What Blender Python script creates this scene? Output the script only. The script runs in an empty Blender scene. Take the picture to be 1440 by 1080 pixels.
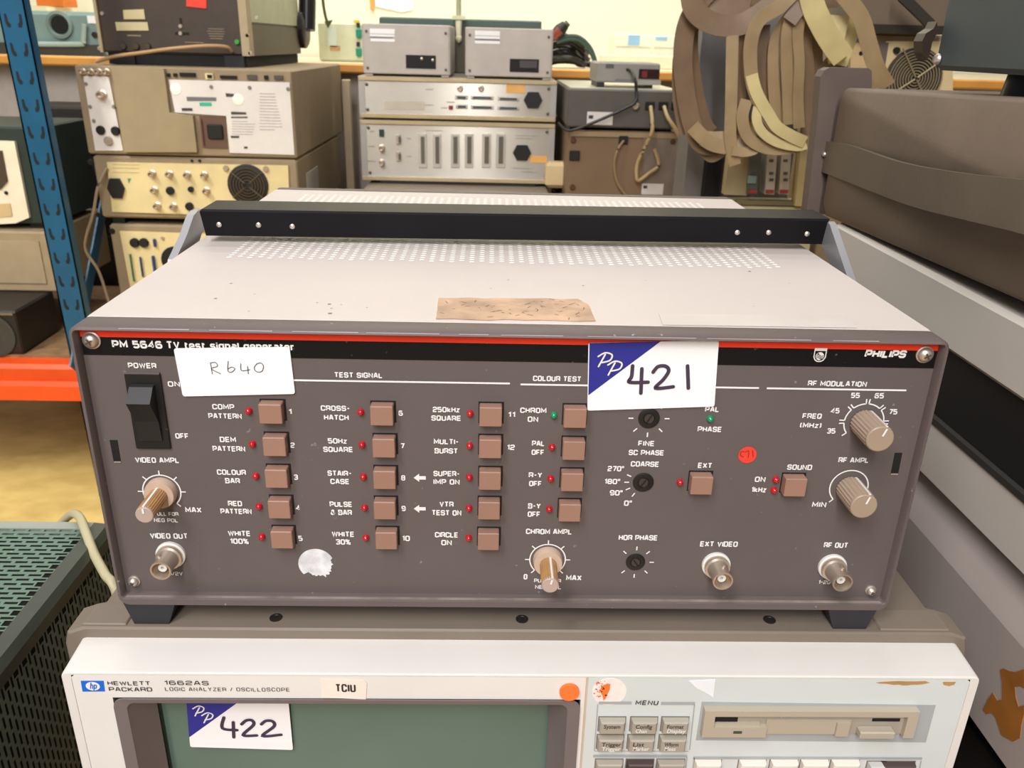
import bpy, bmesh, math, random
from mathutils import Matrix, Vector, Euler

random.seed(7)
scene = bpy.context.scene
COL = scene.collection

# ------------------------------------------------------------------ camera
CAM = Vector((-0.0113225, -0.3394825, 0.261555))
CROT = Euler((1.18047, -0.02474, -0.02), 'XYZ').to_matrix()
FPX = 1163.79
cd = bpy.data.cameras.new('camera'); cam = bpy.data.objects.new('camera', cd); COL.objects.link(cam)
cam.location = CAM; cam.rotation_euler = (1.18047, -0.02474, -0.02)
cd.sensor_width = 36.0; cd.lens = FPX / 1440 * 36; cd.clip_start = 0.01; cd.clip_end = 50
cd.dof.use_dof = True; cd.dof.focus_distance = 0.42; cd.dof.aperture_fstop = 25
scene.camera = cam

# ------------------------------------------------------------------ light
world = bpy.data.worlds.new('world'); scene.world = world; world.use_nodes = True
world.node_tree.nodes['Background'].inputs[0].default_value = (1.0, 0.97, 0.95, 1)
world.node_tree.nodes['Background'].inputs[1].default_value = 0.26
def area(name, loc, target, size, power, col=(1, .96, .9), spread=180):
    l = bpy.data.lights.new(name, 'AREA'); l.shape = 'RECTANGLE'; l.size, l.size_y = size
    l.energy = power; l.color = col; l.spread = math.radians(spread)
    o = bpy.data.objects.new(name, l); COL.objects.link(o); o.location = loc
    o.rotation_euler = (Vector(target) - Vector(loc)).to_track_quat('-Z', 'Y').to_euler()
area('ceiling_or_fill_light', (-0.75, -1.15, 1.80), (-0.15, 0.2, 0.0), (0.5, 1.3), 33, (1, .98, .97))
area('ceiling_or_fill_light', (-0.14, -1.75, 1.40), (-0.05, 0.0, 0.05), (0.15, 1.3), 37, (1, .98, .97))
area('ceiling_or_fill_light', (0.0, 0.9, 1.95), (0.0, 0.95, 0.0), (1.6, 0.25), 10, (1, .96, .90))
area('ceiling_or_fill_light', (-1.6, -0.1, 1.6), (-1.05, 1.35, -0.7), (0.3, 1.2), 10, (1, .95, .84), 75)  # fill lamp added out of view to brighten the floor at the left
area('ceiling_or_fill_light', (-0.2, 2.05, 1.9), (-0.2, 2.9, 0.4), (2.6, 0.25), 46, (1, .97, .88))  # unseen lamp put in to make the back wall bright
vs = scene.view_settings
scene.display_settings.display_device = 'sRGB'
vs.view_transform = 'Standard'; vs.look = 'None'; vs.gamma = 1; vs.use_curve_mapping = False
vs.exposure = 0.0

# ------------------------------------------------------------------ helpers
def _ray(u, v):
    return CROT @ Vector(((u - 720) / FPX, (540 - v) / FPX, -1))
def _at(u, v, ax, val):
    d = _ray(u, v); return CAM + d * ((val - CAM[ax]) / d[ax])
def YP(u, v, y): return _at(u, v, 1, y)       # a measured point of the photo taken onto the plane y = ...
def XP(u, v, x): return _at(u, v, 0, x)
def ZP(u, v, z): return _at(u, v, 2, z)

def lin(c):
    return tuple(((x / 255) / 12.92 if x / 255 <= .04045 else ((x / 255 + .055) / 1.055) ** 2.4) for x in c)
MATS = {}
def mat(name, rgb, rough=.5, metal=0.0, var=.06, scale=30, bump=0.0, bscale=400, spec=.5, emit=0, alpha=1, aniso=0, speck=0, coat=0):
    if name in MATS: return MATS[name]
    m = bpy.data.materials.new(name); m.use_nodes = True; nt = m.node_tree; N = nt.nodes; L = nt.links
    b = N['Principled BSDF']; c = lin(rgb)
    tc = N.new('ShaderNodeTexCoord')
    no = N.new('ShaderNodeTexNoise'); no.inputs['Scale'].default_value = scale; no.inputs['Detail'].default_value = 5
    L.new(tc.outputs['Object'], no.inputs['Vector'])
    r = N.new('ShaderNodeValToRGB'); r.color_ramp.elements[0].position = .3; r.color_ramp.elements[1].position = .7
    r.color_ramp.elements[0].color = tuple(x * (1 - var) for x in c) + (1,)
    r.color_ramp.elements[1].color = tuple(min(1, x * (1 + var)) for x in c) + (1,)
    L.new(no.outputs['Fac'], r.inputs['Fac'])
    out = r.outputs['Color']
    if speck:                                      # dust and paint chips: small pale specks
        n2 = N.new('ShaderNodeTexNoise'); n2.inputs['Scale'].default_value = 260; n2.inputs['Detail'].default_value = 2
        L.new(tc.outputs['Object'], n2.inputs['Vector'])
        r2 = N.new('ShaderNodeValToRGB'); r2.color_ramp.elements[0].position = .74; r2.color_ramp.elements[1].position = .80
        r2.color_ramp.elements[0].color = (0, 0, 0, 1); r2.color_ramp.elements[1].color = (speck, speck, speck, 1)
        L.new(n2.outputs['Fac'], r2.inputs['Fac'])
        mx = N.new('ShaderNodeMixRGB'); mx.inputs['Color2'].default_value = (.6, .56, .5, 1)
        L.new(r2.outputs['Color'], mx.inputs['Fac']); L.new(out, mx.inputs['Color1']); out = mx.outputs['Color']
    L.new(out, b.inputs['Base Color'])
    b.inputs['Roughness'].default_value = rough; b.inputs['Metallic'].default_value = metal
    b.inputs['Specular IOR Level'].default_value = spec
    if coat: b.inputs['Coat Weight'].default_value = coat; b.inputs['Coat Roughness'].default_value = .05
    if aniso:
        b.inputs['Anisotropic'].default_value = aniso
        cx = N.new('ShaderNodeCombineXYZ'); cx.inputs[2].default_value = 1
        L.new(cx.outputs[0], b.inputs['Tangent'])
    if bump:
        nb = N.new('ShaderNodeTexNoise'); nb.inputs['Scale'].default_value = bscale; nb.inputs['Detail'].default_value = 3
        L.new(tc.outputs['Object'], nb.inputs['Vector'])
        bn = N.new('ShaderNodeBump'); bn.inputs['Strength'].default_value = bump; bn.inputs['Distance'].default_value = .002
        L.new(nb.outputs['Fac'], bn.inputs['Height']); L.new(bn.outputs['Normal'], b.inputs['Normal'])
    if emit:
        b.inputs['Emission Color'].default_value = c + (1,); b.inputs['Emission Strength'].default_value = emit
    if alpha < 1: b.inputs['Alpha'].default_value = alpha
    MATS[name] = m; return m

WL = {}
def wl(o): return WL.get(o.name, Vector((0, 0, 0))) if o else Vector((0, 0, 0))
def settags(o, label=None, cat=None, group=None, kind=None):
    if label: o['label'] = label
    if cat: o['category'] = cat
    if group: o['group'] = group
    if kind: o['kind'] = kind
def thing(name, label, cat, loc, group=None):
    o = bpy.data.objects.new(name, None); COL.objects.link(o); o.location = loc; o.empty_display_size = .05
    WL[o.name] = Vector(loc); settags(o, label, cat, group); return o

class MB:
    def __init__(s): s.v = []; s.f = []; s.fm = []; s.mi = 0
    def add(s, vs, fs):
        n = len(s.v); s.v += [Vector(p) for p in vs]; s.f += [tuple(i + n for i in f) for f in fs]; s.fm += [s.mi] * len(fs); return s
    def box(s, x0, x1, y0, y1, z0, z1, ch=0):
        if ch:
            ps = []
            for (z, k) in ((z0, ch), (z0 + ch, 0), (z1 - ch, 0), (z1, ch)):
                ps.append([(x0 + k, y0 + ch, z), (x0 + k + (ch if not k else 0), y0 + (k if k else 0), z)])
            # chamfered box as lofted octagons
            loops = []
            for (z, k) in ((z0, ch), (z0 + ch, 0), (z1 - ch, 0), (z1, ch)):
                a, b_, c_, d_ = x0 + k, x1 - k, y0 + k, y1 - k; e = ch * .7
                loops.append([(a + e, c_, z), (b_ - e, c_, z), (b_, c_ + e, z), (b_, d_ - e, z), (b_ - e, d_, z), (a + e, d_, z), (a, d_ - e, z), (a, c_ + e, z)])
            return s.loft(loops, True, True)
        P = [(x0, y0, z0), (x1, y0, z0), (x1, y1, z0), (x0, y1, z0), (x0, y0, z1), (x1, y0, z1), (x1, y1, z1), (x0, y1, z1)]
        return s.add(P, [(0, 3, 2, 1), (4, 5, 6, 7), (0, 1, 5, 4), (1, 2, 6, 5), (2, 3, 7, 6), (3, 0, 4, 7)])
    def loft(s, loops, cap0=False, cap1=False):
        n = len(loops[0]); vs = [p for l in loops for p in l]; fs = []
        for i in range(len(loops) - 1):
            for j in range(n):
                k = (j + 1) % n
                fs.append((i * n + j, i * n + k, (i + 1) * n + k, (i + 1) * n + j))
        if cap0: fs.append(tuple(reversed(range(n))))
        if cap1: fs.append(tuple((len(loops) - 1) * n + j for j in range(n)))
        return s.add(vs, fs)
    def lathe(s, c, d, prof, n=24, cap0=True, cap1=True, ribs=0, ribd=0.0):
        d = Vector(d).normalized(); a = d.orthogonal().normalized(); b = d.cross(a)
        loops = []
        for (r, t) in prof:
            L = []
            for i in range(n):
                w = 2 * math.pi * i / n
                rr = r - (ribd if ribs and (i % 2) else 0)
                L.append(Vector(c) + d * t + (a * math.cos(w) + b * math.sin(w)) * rr)
            loops.append(L)
        return s.loft(loops, cap0, cap1)
    def poly(s, pts): return s.add(pts, [tuple(range(len(pts)))])
    def prism(s, pts, off):
        off = Vector(off); n = len(pts); P = [Vector(p) for p in pts]; Q = [p + off for p in P]
        fs = [tuple(range(n)), tuple(reversed(range(n, 2 * n)))]
        fs += [(i, (i + 1) % n + 0, (i + 1) % n + n, i + n) for i in range(n)]
        return s.add(P + Q, fs)
    def tube(s, pts, r, n=8):
        pts = smooth(pts); loops = []
        for i, p in enumerate(pts):
            t = (pts[min(i + 1, len(pts) - 1)] - pts[max(i - 1, 0)]).normalized()
            ref = Vector((0, 0, 1)) if abs(t.z) < .9 else Vector((1, 0, 0))
            a = t.cross(ref).normalized(); b = t.cross(a)
            loops.append([p + (a * math.cos(2 * math.pi * k / n) + b * math.sin(2 * math.pi * k / n)) * r for k in range(n)])
        return s.loft(loops, True, True)
    def strip(s, pts, w, side, th=.0012, sm=True):      # flat ribbon of width w; side(i, tangent) gives the width direction
        pts = smooth(pts) if sm else [Vector(p) for p in pts]; loops = []
        for i, p in enumerate(pts):
            t = (pts[min(i + 1, len(pts) - 1)] - pts[max(i - 1, 0)]).normalized()
            d = side(i / (len(pts) - 1), t).normalized(); nn = t.cross(d).normalized()
            loops.append([p - d * w / 2 - nn * th / 2, p + d * w / 2 - nn * th / 2, p + d * w / 2 + nn * th / 2, p - d * w / 2 + nn * th / 2])
        return s.loft(loops, True, True)
    def stroke(s, pts, w, y, sm=False, cap=False):      # drawn line on a plane y = const: one mitred ribbon, no overlaps
        pts = [Vector((p[0], 0, p[1])) for p in pts]
        if sm: pts = smooth(pts)
        q_ = [pts[0]]
        for p in pts[1:]:
            if (p - q_[-1]).length > 1e-7: q_.append(p)
        pts = q_; n = len(pts)
        if n < 2: return s
        s.k = getattr(s, 'k', 0) + 1; y = y - .00002 * (s.k % 9)
        closed = n > 3 and (pts[0] - pts[-1]).length < 1e-6
        if closed: pts = pts[:-1]; n -= 1
        A, B = [], []
        for i, p in enumerate(pts):
            a = pts[i - 1] if (i or closed) else None; b = pts[(i + 1) % n] if (i < n - 1 or closed) else None
            d1 = (p - a).normalized() if a is not None else (b - p).normalized(); d2 = (b - p).normalized() if b is not None else d1
            m_ = Vector((-(d1.z + d2.z), 0, d1.x + d2.x))
            m_ = m_.normalized() if m_.length > 1e-3 else Vector((-d1.z, 0, d1.x))
            c_ = max(.55, m_.dot(Vector((-d1.z, 0, d1.x)))); o_ = m_ * (w / 2 / c_)
            A.append(p + o_); B.append(p - o_)
        fy = lambda p: Vector((p.x, y, p.z))
        s.add([fy(p) for p in A + B], [(i, (i + 1) % n, n + (i + 1) % n, n + i) for i in range(n if closed else n - 1)])
        if cap and not closed:
            for p, d_ in ((pts[0], pts[0] - pts[1]), (pts[-1], pts[-1] - pts[-2])):
                d_ = d_.normalized(); e_ = Vector((-d_.z, 0, d_.x))
                s.poly([fy(p + (e_ * math.cos(a * math.pi / 6) + d_ * math.sin(a * math.pi / 6)) * w / 2) for a in range(7)])
        return s
    def dots(s, pts, r, y, n=8):
        for p in pts: s.poly([(p[0] + r * math.cos(2 * math.pi * k / n), y, p[1] + r * math.sin(2 * math.pi * k / n)) for k in range(n)])
        return s
    def build(s, name, m, parent=None, label=None, smooth_ang=None, kind=None, cat=None, group=None, origin=None, recalc=True):
        o_ = wl(parent) if parent else Vector(origin if origin is not None else (0, 0, 0))
        me = bpy.data.meshes.new(name); me.from_pydata([p - o_ for p in s.v], [], s.f)
        for mm in (m if isinstance(m, (list, tuple)) else [m]): me.materials.append(mm)
        if any(s.fm): me.polygons.foreach_set('material_index', s.fm)
        if recalc:
            bm = bmesh.new(); bm.from_mesh(me); bmesh.ops.recalc_face_normals(bm, faces=bm.faces); bm.to_mesh(me); bm.free()
        if smooth_ang is not None:
            me.polygons.foreach_set('use_smooth', [True] * len(me.polygons)); me.set_sharp_from_angle(angle=math.radians(smooth_ang))
        o = bpy.data.objects.new(name, me); COL.objects.link(o)
        if parent: o.parent = parent
        else: o.location = o_
        WL[o.name] = o_.copy(); settags(o, label, cat, group, kind); return o

def smooth(pts, sub=6):
    P = [Vector(p) for p in pts]
    if len(P) < 3: return P
    out = []
    for i in range(len(P) - 1):
        p0, p1, p2, p3 = P[max(i - 1, 0)], P[i], P[i + 1], P[min(i + 2, len(P) - 1)]
        for k in range(sub):
            t = k / sub
            out.append(.5 * ((2 * p1) + (p2 - p0) * t + (2 * p0 - 5 * p1 + 4 * p2 - p3) * t * t + (3 * p1 - p0 - 3 * p2 + p3) * t ** 3))
    out.append(P[-1]); return out
def rrect(cx, cz, hw, hh, r, y, n=4):
    L = []
    for (sx, sz, a0) in ((1, 1, 0), (-1, 1, 90), (-1, -1, 180), (1, -1, 270)):
        for k in range(n + 1):
            a = math.radians(a0 + 90 * k / n)
            L.append(Vector((cx + sx * (hw - r) + r * math.cos(a), y, cz + sz * (hh - r) + r * math.sin(a))))
    return L

# squared extended lettering, drawn as strokes on a 4 x 6 grid
O_ = [(.8, 0), (3.2, 0), (4, .8), (4, 5.2), (3.2, 6), (.8, 6), (0, 5.2), (0, .8), (.8, 0)]
o_l = [(.7, 0), (2.6, 0), (3.3, .7), (3.3, 3.6), (2.6, 4.3), (.7, 4.3), (0, 3.6), (0, .7), (.7, 0)]
GL = {'A': (4, [[(0, 0), (1.5, 6), (2.5, 6), (4, 0)], [(.6, 1.9), (3.4, 1.9)]]), 'B': (4, [[(3.2, 3.1), (0, 3.1), (0, 6), (3.1, 6), (3.8, 5.4), (3.8, 3.7), (3.2, 3.1), (4, 2.4), (4, .7), (3.3, 0), (0, 0), (0, 3.1)]]),
 'C': (4, [[(4, 4.2), (4, 5.2), (3.2, 6), (.8, 6), (0, 5.2), (0, .8), (.8, 0), (3.2, 0), (4, .8), (4, 1.8)]]), 'D': (4, [[(0, 0), (3.2, 0), (4, .8), (4, 5.2), (3.2, 6), (0, 6), (0, 0)]]),
 'E': (3.7, [[(3.7, 6), (0, 6), (0, 0), (3.7, 0)], [(0, 3), (3.4, 3)]]), 'F': (3.6, [[(3.6, 6), (0, 6), (0, 0)], [(0, 2.8), (3.2, 2.8)]]),
 'G': (4, [[(4, 4.4), (4, 5.2), (3.2, 6), (.8, 6), (0, 5.2), (0, .8), (.8, 0), (3.2, 0), (4, .8), (4, 2.9), (2.2, 2.9)]]), 'H': (4, [[(0, 0), (0, 6)], [(4, 0), (4, 6)], [(0, 3), (4, 3)]]), 'I': (0, [[(0, 0), (0, 6)]]),
 'K': (4, [[(0, 0), (0, 6)], [(3.8, 6), (1, 3.1), (4, 0)], [(0, 3.1), (1, 3.1)]]), 'L': (3.5, [[(0, 6), (0, 0), (3.5, 0)]]), 'M': (5, [[(0, 0), (0, 6), (2.5, 1.6), (5, 6), (5, 0)]]), 'N': (4, [[(0, 0), (0, 6), (4, 0), (4, 6)]]),
 'O': (4, [O_]), 'P': (4, [[(0, 0), (0, 6), (3.2, 6), (4, 5.2), (4, 3.2), (3.2, 2.4), (0, 2.4)]]), 'Q': (4, [O_, [(2.3, 1.7), (4.1, -.3)]]), 'R': (4, [[(0, 0), (0, 6), (3.2, 6), (4, 5.3), (4, 3.5), (3.2, 2.7), (0, 2.7)], [(2.6, 2.7), (3.9, 1.8), (3.9, 0)]]),
 'S': (4, [[(4, 4.5), (4, 5.2), (3.2, 6), (.8, 6), (0, 5.2), (0, 3.8), (.8, 3.1), (3.2, 3.1), (4, 2.4), (4, .8), (3.2, 0), (.8, 0), (0, .8), (0, 1.5)]]), 'T': (4, [[(0, 6), (4, 6)], [(2, 6), (2, 0)]]), 'U': (4, [[(0, 6), (0, .8), (.8, 0), (3.2, 0), (4, .8), (4, 6)]]),
 'V': (4, [[(0, 6), (2, 0), (4, 6)]]), 'W': (6, [[(0, 6), (1.5, 0), (3, 5.4), (4.5, 0), (6, 6)]]), 'X': (4, [[(0, 0), (4, 6)], [(0, 6), (4, 0)]]), 'Y': (4, [[(0, 6), (2, 3), (4, 6)], [(2, 3), (2, 0)]]), 'Z': (4, [[(0, 6), (4, 6), (0, 0), (4, 0)]]),
 '0': (4, [O_]), '1': (1.5, [[(0, 4.7), (1.5, 6), (1.5, 0)]]), '2': (4, [[(0, 4.6), (0, 5.2), (.8, 6), (3.2, 6), (4, 5.2), (4, 3.8), (3.2, 3.1), (.8, 2.6), (0, 1.9), (0, 0), (4, 0)]]), '3': (4, [[(0, 5), (.8, 6), (3.2, 6), (4, 5.3), (4, 3.8), (3.2, 3.1), (4, 2.4), (4, .8), (3.2, 0), (.8, 0), (0, 1)], [(1.2, 3.1), (3.2, 3.1)]]),
 '4': (4, [[(3, 0), (3, 6), (0, 1.7), (4.2, 1.7)]]), '5': (4, [[(3.8, 6), (0, 6), (0, 3.4), (3.2, 3.4), (4, 2.7), (4, .8), (3.2, 0), (.8, 0), (0, .8)]]), '6': (4, [[(3.8, 5.2), (3.1, 6), (.8, 6), (0, 5.2), (0, .8), (.8, 0), (3.2, 0), (4, .8), (4, 2.6), (3.2, 3.4), (0, 3.4)]]),
 '7': (3.8, [[(0, 6), (3.8, 6), (1.6, 0)]]), '8': (4, [[(.8, 0), (3.2, 0), (4, .8), (4, 2.4), (3.2, 3.1), (3.9, 3.8), (3.9, 5.3), (3.2, 6), (.8, 6), (.1, 5.3), (.1, 3.8), (.8, 3.1), (0, 2.4), (0, .8), (.8, 0)], [(.8, 3.1), (3.2, 3.1)]]), '9': (4, [[(.2, .8), (.9, 0), (3.2, 0), (4, .8), (4, 5.2), (3.2, 6), (.8, 6), (0, 5.2), (0, 3.4), (.8, 2.6), (4, 2.6)]]),
 '-': (2.2, [[(0, 3), (2.2, 3)]]), '/': (2.4, [[(0, 0), (2.4, 6)]]), '(': (1, [[(1, 6), (0, 5), (0, 1), (1, 0)]]), ')': (1, [[(0, 6), (1, 5), (1, 1), (0, 0)]]), '°': (1.3, [[(0, 4.7), (1.3, 4.7), (1.3, 6), (0, 6), (0, 4.7)]]),
 '%': (4.6, [[(.8, 0), (3.8, 6)], [(0, 4), (1.3, 4), (1.3, 6), (0, 6), (0, 4)], [(3.3, 0), (4.6, 0), (4.6, 2), (3.3, 2), (3.3, 0)]]), '&': (4.2, [[(4.2, 0), (1, 3.6), (1, 5.4), (1.6, 6), (2.6, 6), (3.1, 5.4), (3.1, 4.2), (0, 2.2), (0, .7), (.7, 0), (2.6, 0), (4.2, 2.4)]]), ' ': (1.2, []),
 'e': (3.3, [[(0, 2.1), (3.3, 2.1), (3.3, 3.6), (2.6, 4.3), (.7, 4.3), (0, 3.6), (0, .7), (.7, 0), (3.2, 0)]]), 's': (3.2, [[(3.2, 3.6), (2.6, 4.3), (.6, 4.3), (0, 3.7), (0, 2.6), (.6, 2.15), (2.6, 2.15), (3.2, 1.6), (3.2, .6), (2.6, 0), (.6, 0), (0, .7)]]), 't': (2, [[(.5, 5.6), (.5, .6), (1, 0), (2, 0)], [(0, 4.3), (2, 4.3)]]), 'i': (0, [[(0, 0), (0, 4.3)], [(0, 5.2), (0, 6)]]),
 'g': (3.3, [[(3.3, 0), (.7, 0), (0, .7), (0, 3.6), (.7, 4.3), (3.3, 4.3), (3.3, -1), (2.6, -1.6), (.3, -1.6)]]), 'n': (3.3, [[(0, 0), (0, 4.3), (2.6, 4.3), (3.3, 3.6), (3.3, 0)]]), 'a': (3.3, [[(.3, 4.3), (2.6, 4.3), (3.3, 3.6), (3.3, 0), (.6, 0), (0, .6), (0, 1.9), (.6, 2.4), (3.3, 2.4)]]), 'l': (0, [[(0, 0), (0, 6)]]), 'r': (2, [[(0, 0), (0, 4.3), (2, 4.3)]]), 'o': (3.3, [o_l]),
 'k': (3.4, [[(0, 0), (0, 6)], [(3, 4.3), (.8, 2.2), (3.4, 0)], [(0, 2.2), (.8, 2.2)]]), 'z': (3, [[(0, 4.3), (3, 4.3), (0, 0), (3, 0)]])}
def squared(mb, s, u0, u1, v, cap, y, wt=.2, shear=0, gap=1.9):
    mid = (u0 + u1) / 2
    base = YP(mid, v + cap / 2, y); h = YP(mid, v - cap / 2, y).z - base.z
    x0, x1 = YP(u0, v, y).x, YP(u1, v, y).x
    w = wt * h; W = sum(GL[c][0] + gap for c in s) - gap
    sx = (x1 - x0 - w) / W if W else 0; sz = (h - w) / 6; x = x0 + w / 2 if W else (x0 + x1) / 2
    for c in s:
        for st in GL[c][1]:
            mb.stroke([(x + a * sx + shear * b * sz, base.z + w / 2 + b * sz) for a, b in st], w, y)
        x += (GL[c][0] + gap) * sx
    return mb
def legend(parent, s, u0, u1, v, cap, y, m, name='legend', wt=.22, shear=0, gap=1.9):
    return squared(MB(), s, u0, u1, v, cap, y, wt, shear, gap).build(name, m, parent, recalc=False)
# text: glyph outlines of the built-in font turned into a mesh, fitted between two measured points
TCACHE = {}
def glyphs(s, bold, shear):
    k = (s, bold, shear)
    if k in TCACHE: return TCACHE[k]
    cu = bpy.data.curves.new('t', 'FONT'); cu.body = s; cu.size = 1; cu.offset = bold; cu.shear = shear; cu.resolution_u = 3; cu.fill_mode = 'FRONT'
    o = bpy.data.objects.new('t', cu)
    me = bpy.data.meshes.new_from_object(o)
    v = [(p.co.x, p.co.y) for p in me.vertices]; f = [tuple(p.vertices) for p in me.polygons]
    bpy.data.objects.remove(o); bpy.data.meshes.remove(me); bpy.data.curves.remove(cu)
    TCACHE[k] = (v, f); return v, f
CAPH = max(y for x, y in glyphs('H', 0, 0)[0])
def text_mb(mb, s, u0, u1, v, cap, y, bold=.022, shear=0):
    vs, fs = glyphs(s, bold, shear)
    mid = (u0 + u1) / 2
    base = YP(mid, v + cap / 2, y); top = YP(mid, v - cap / 2, y)
    sz = (top.z - base.z) / CAPH
    x0 = YP(u0, v, y).x; x1 = YP(u1, v, y).x
    a = min(p[0] for p in vs); b = max(p[0] for p in vs); sx = (x1 - x0) / (b - a)
    mb.add([(x0 + (p[0] - a) * sx, y, base.z + p[1] * sz) for p in vs], fs)
def text(parent, s, u0, u1, v, cap, y, m, name='legend', bold=.022, shear=0):
    mb = MB(); text_mb(mb, s, u0, u1, v, cap, y, bold, shear); return mb.build(name, m, parent, recalc=False)
def pxbox(u0, v0, u1, v1, y, d0, d1=0.0):      # box on a plane, its face proud by d0 and reaching back by d1
    a = YP(u0, v0, y - d0); b = YP(u1, v1, y - d0)
    return (min(a.x, b.x), max(a.x, b.x), y - d0, y + d1, min(a.z, b.z), max(a.z, b.z))
def panelbox(parent, name, u0, v0, u1, v1, y, d, m, ch=0, label=None):
    return MB().box(*pxbox(u0, v0, u1, v1, y, d), ch).build(name, m, parent, label)
def panelpoly(parent, name, px, y, d, m, label=None):
    return MB().prism([YP(u, v, y - d) for u, v in px], (0, d, 0)).build(name, m, parent, label)
def disc(parent, name, u, v, r, y, d, m, n=20, label=None):
    c = YP(u, v, y); return MB().lathe(c, (0, -1, 0), [(r, 0), (r, d * .7), (r * .85, d)], n).build(name, m, parent, label, smooth_ang=40)
def hexa(parent, name, u, v, w, h, y, m, label=None):
    c = YP(u, v, y); k = .28
    pts = [(-w / 2, 0), (-w * k, h / 2), (w * k, h / 2), (w / 2, 0), (w * k, -h / 2), (-w * k, -h / 2)]
    return MB().prism([(c.x + a, y - .006, c.z + b) for a, b in pts], (0, .006, 0)).build(name, m, parent, label)

# ------------------------------------------------------------------ materials
taupe = mat('taupe_paint', (98, 86, 84), .55, var=.04, bump=.05, speck=.5)
panelm = mat('panel_paint', (95, 86, 85), .5, var=.03, bump=.03, bscale=900, speck=.25)
lidm = mat('lid_paint', (202, 191, 186), .5, var=.035, scale=9, bump=.03, speck=.08)
headm = mat('header_black', (13, 11, 14), .5, spec=.25, speck=.15)
blackm = mat('black_plastic', (20, 19, 21), .45, var=.1, speck=.1)
blackgloss = mat('black_gloss', (34, 31, 34), .3, var=.1, spec=.3)
barm = mat('bar_black', (24, 22, 25), .42, var=.1, spec=.14)
voidm = mat('dark_opening', (10, 9, 9), .8)
redm = mat('red_stripe', (250, 60, 28), .45)
whitep = mat('white_print', (232, 230, 228), .5, var=.02)
paper = mat('white_paper', (244, 243, 244), .6, var=.01)
navy = mat('navy_print', (38, 42, 140), .5)
ink = mat('marker_ink', (62, 50, 72), .6, var=.15, scale=300)
pen = mat('pen_ink', (70, 70, 76), .6)
chrome = mat('bright_metal', (206, 194, 184), .38, .8, var=.15, scale=80)
nickel = mat('nickel', (204, 188, 172), .36, .75, var=.12, scale=60)
buttonm = mat('button_brown', (152, 116, 100), .5, var=.04, bump=.03)
ledred = mat('led_red', (190, 14, 28), .12, spec=.8)
ledgreen = mat('led_green', (10, 140, 92), .12, spec=.8)
knobm = mat('knob_beige', (163, 143, 124), .4, var=.04)
knobwood = mat('knob_shaft_tan', (176, 132, 84), .3, var=.15, scale=120)
knobcap = mat('knob_cap', (180, 160, 148), .45)
collarm = mat('knob_collar', (196, 170, 150), .5)
washer = mat('white_washer', (222, 220, 214), .5)
perfm = mat('perforation_white', (248, 244, 238), .6, var=.02)
alu = mat('handle_alloy', (168, 168, 172), .42, .55, var=.05)
cream = mat('cream_plastic', (220, 216, 210), .5, var=.02, speck=.15)
plateL = mat('cream_plate', (224, 221, 216), .5, var=.02)
plateR = mat('pale_plate', (206, 213, 212), .5, var=.02)
hptaupe = mat('case_taupe', (122, 110, 98), .55, var=.05, bump=.04, speck=.25)
bezelt = mat('bezel_taupe', (112, 103, 102), .55, var=.04)
glassm = mat('crt_glass', (92, 116, 105), .3, var=.05, scale=20, spec=.5)
greyp = mat('grey_print', (164, 168, 170), .5)
darkp = mat('dark_print', (58, 54, 54), .5)
keym = mat('key_tan', (164, 157, 144), .5, var=.05)
keyw = mat('key_white', (226, 218, 206), .5, var=.03)
keyd = mat('key_brown', (72, 58, 56), .5)
drivem = mat('drive_tan', (178, 168, 150), .5, var=.03)
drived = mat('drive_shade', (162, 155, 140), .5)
greenm = mat('green_enamel', (96, 122, 106), .4, var=.08, speck=.5)
greenedge = mat('green_enamel_shaded', (50, 55, 46), .35, var=.15, speck=.9)  # darker enamel: shade of the angled corner is in the colour; specks are wear
bluem = mat('blue_rack_paint', (14, 78, 112), .4, var=.12, scale=14, speck=.1)
orangem = mat('orange_beam_paint', (222, 74, 20), .4, var=.06)
boardm = mat('chipboard', (128, 98, 66), .7, var=.25, scale=60)
woodedge = mat('bench_edge_wood', (226, 158, 72), .5, var=.1, scale=12)
silver = mat('brushed_silver', (196, 190, 180), .26, .6, var=.03, aniso=.92)
silverbox = mat('grey_case', (176, 168, 160), .5, var=.04)
trimc = mat('trim_champagne', (190, 172, 138), .4, .4)
olive = mat('case_olive_taupe', (142, 124, 98), .55, var=.06)
creamp = mat('rear_panel_cream', (214, 196, 146), .55, var=.05)
whitel = mat('white_rear_label', (216, 210, 206), .5, var=.04)
brownblk = mat('brown_black', (62, 50, 42), .5, var=.1)
tealg = mat('teal_grey', (122, 146, 140), .5, var=.06)
browncase = mat('brown_case', (112, 96, 82), .6, var=.1, scale=14, bump=.15, bscale=150)
brownstrap = mat('brown_strap', (98, 86, 72), .55, var=.1, scale=20, bump=.1)
brownend = mat('brown_case_end', (96, 82, 74), .6, var=.1)
greycase = mat('grey_white_case', (196, 189, 181), .5, var=.05, scale=10)
mauve = mat('grey_mauve_case', (172, 161, 156), .4, var=.06, scale=8)
slate = mat('slate_case', (60, 68, 71), .5, var=.05)
ribbonm = mat('ribbon_tan', (158, 134, 98), .45, var=.15, scale=25)
ribbond = mat('ribbon_brown', (122, 98, 74), .5, var=.15, scale=25)
ribbonl = mat('ribbon_pale', (206, 190, 136), .4, var=.12, scale=25)
cablem = mat('cable_beige', (172, 148, 106), .45)
cableg = mat('cable_grey', (180, 172, 138), .45)
cablek = mat('cable_black', (28, 26, 26), .4)
greyb = mat('dark_grey_box', (84, 80, 74), .5, var=.08)
rustbrown = mat('brown_box', (122, 98, 74), .55, var=.1, scale=8)
beigeb = mat('beige_box', (150, 132, 104), .6, var=.08)
plugm = mat('plug_cream', (216, 190, 144), .45)
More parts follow.
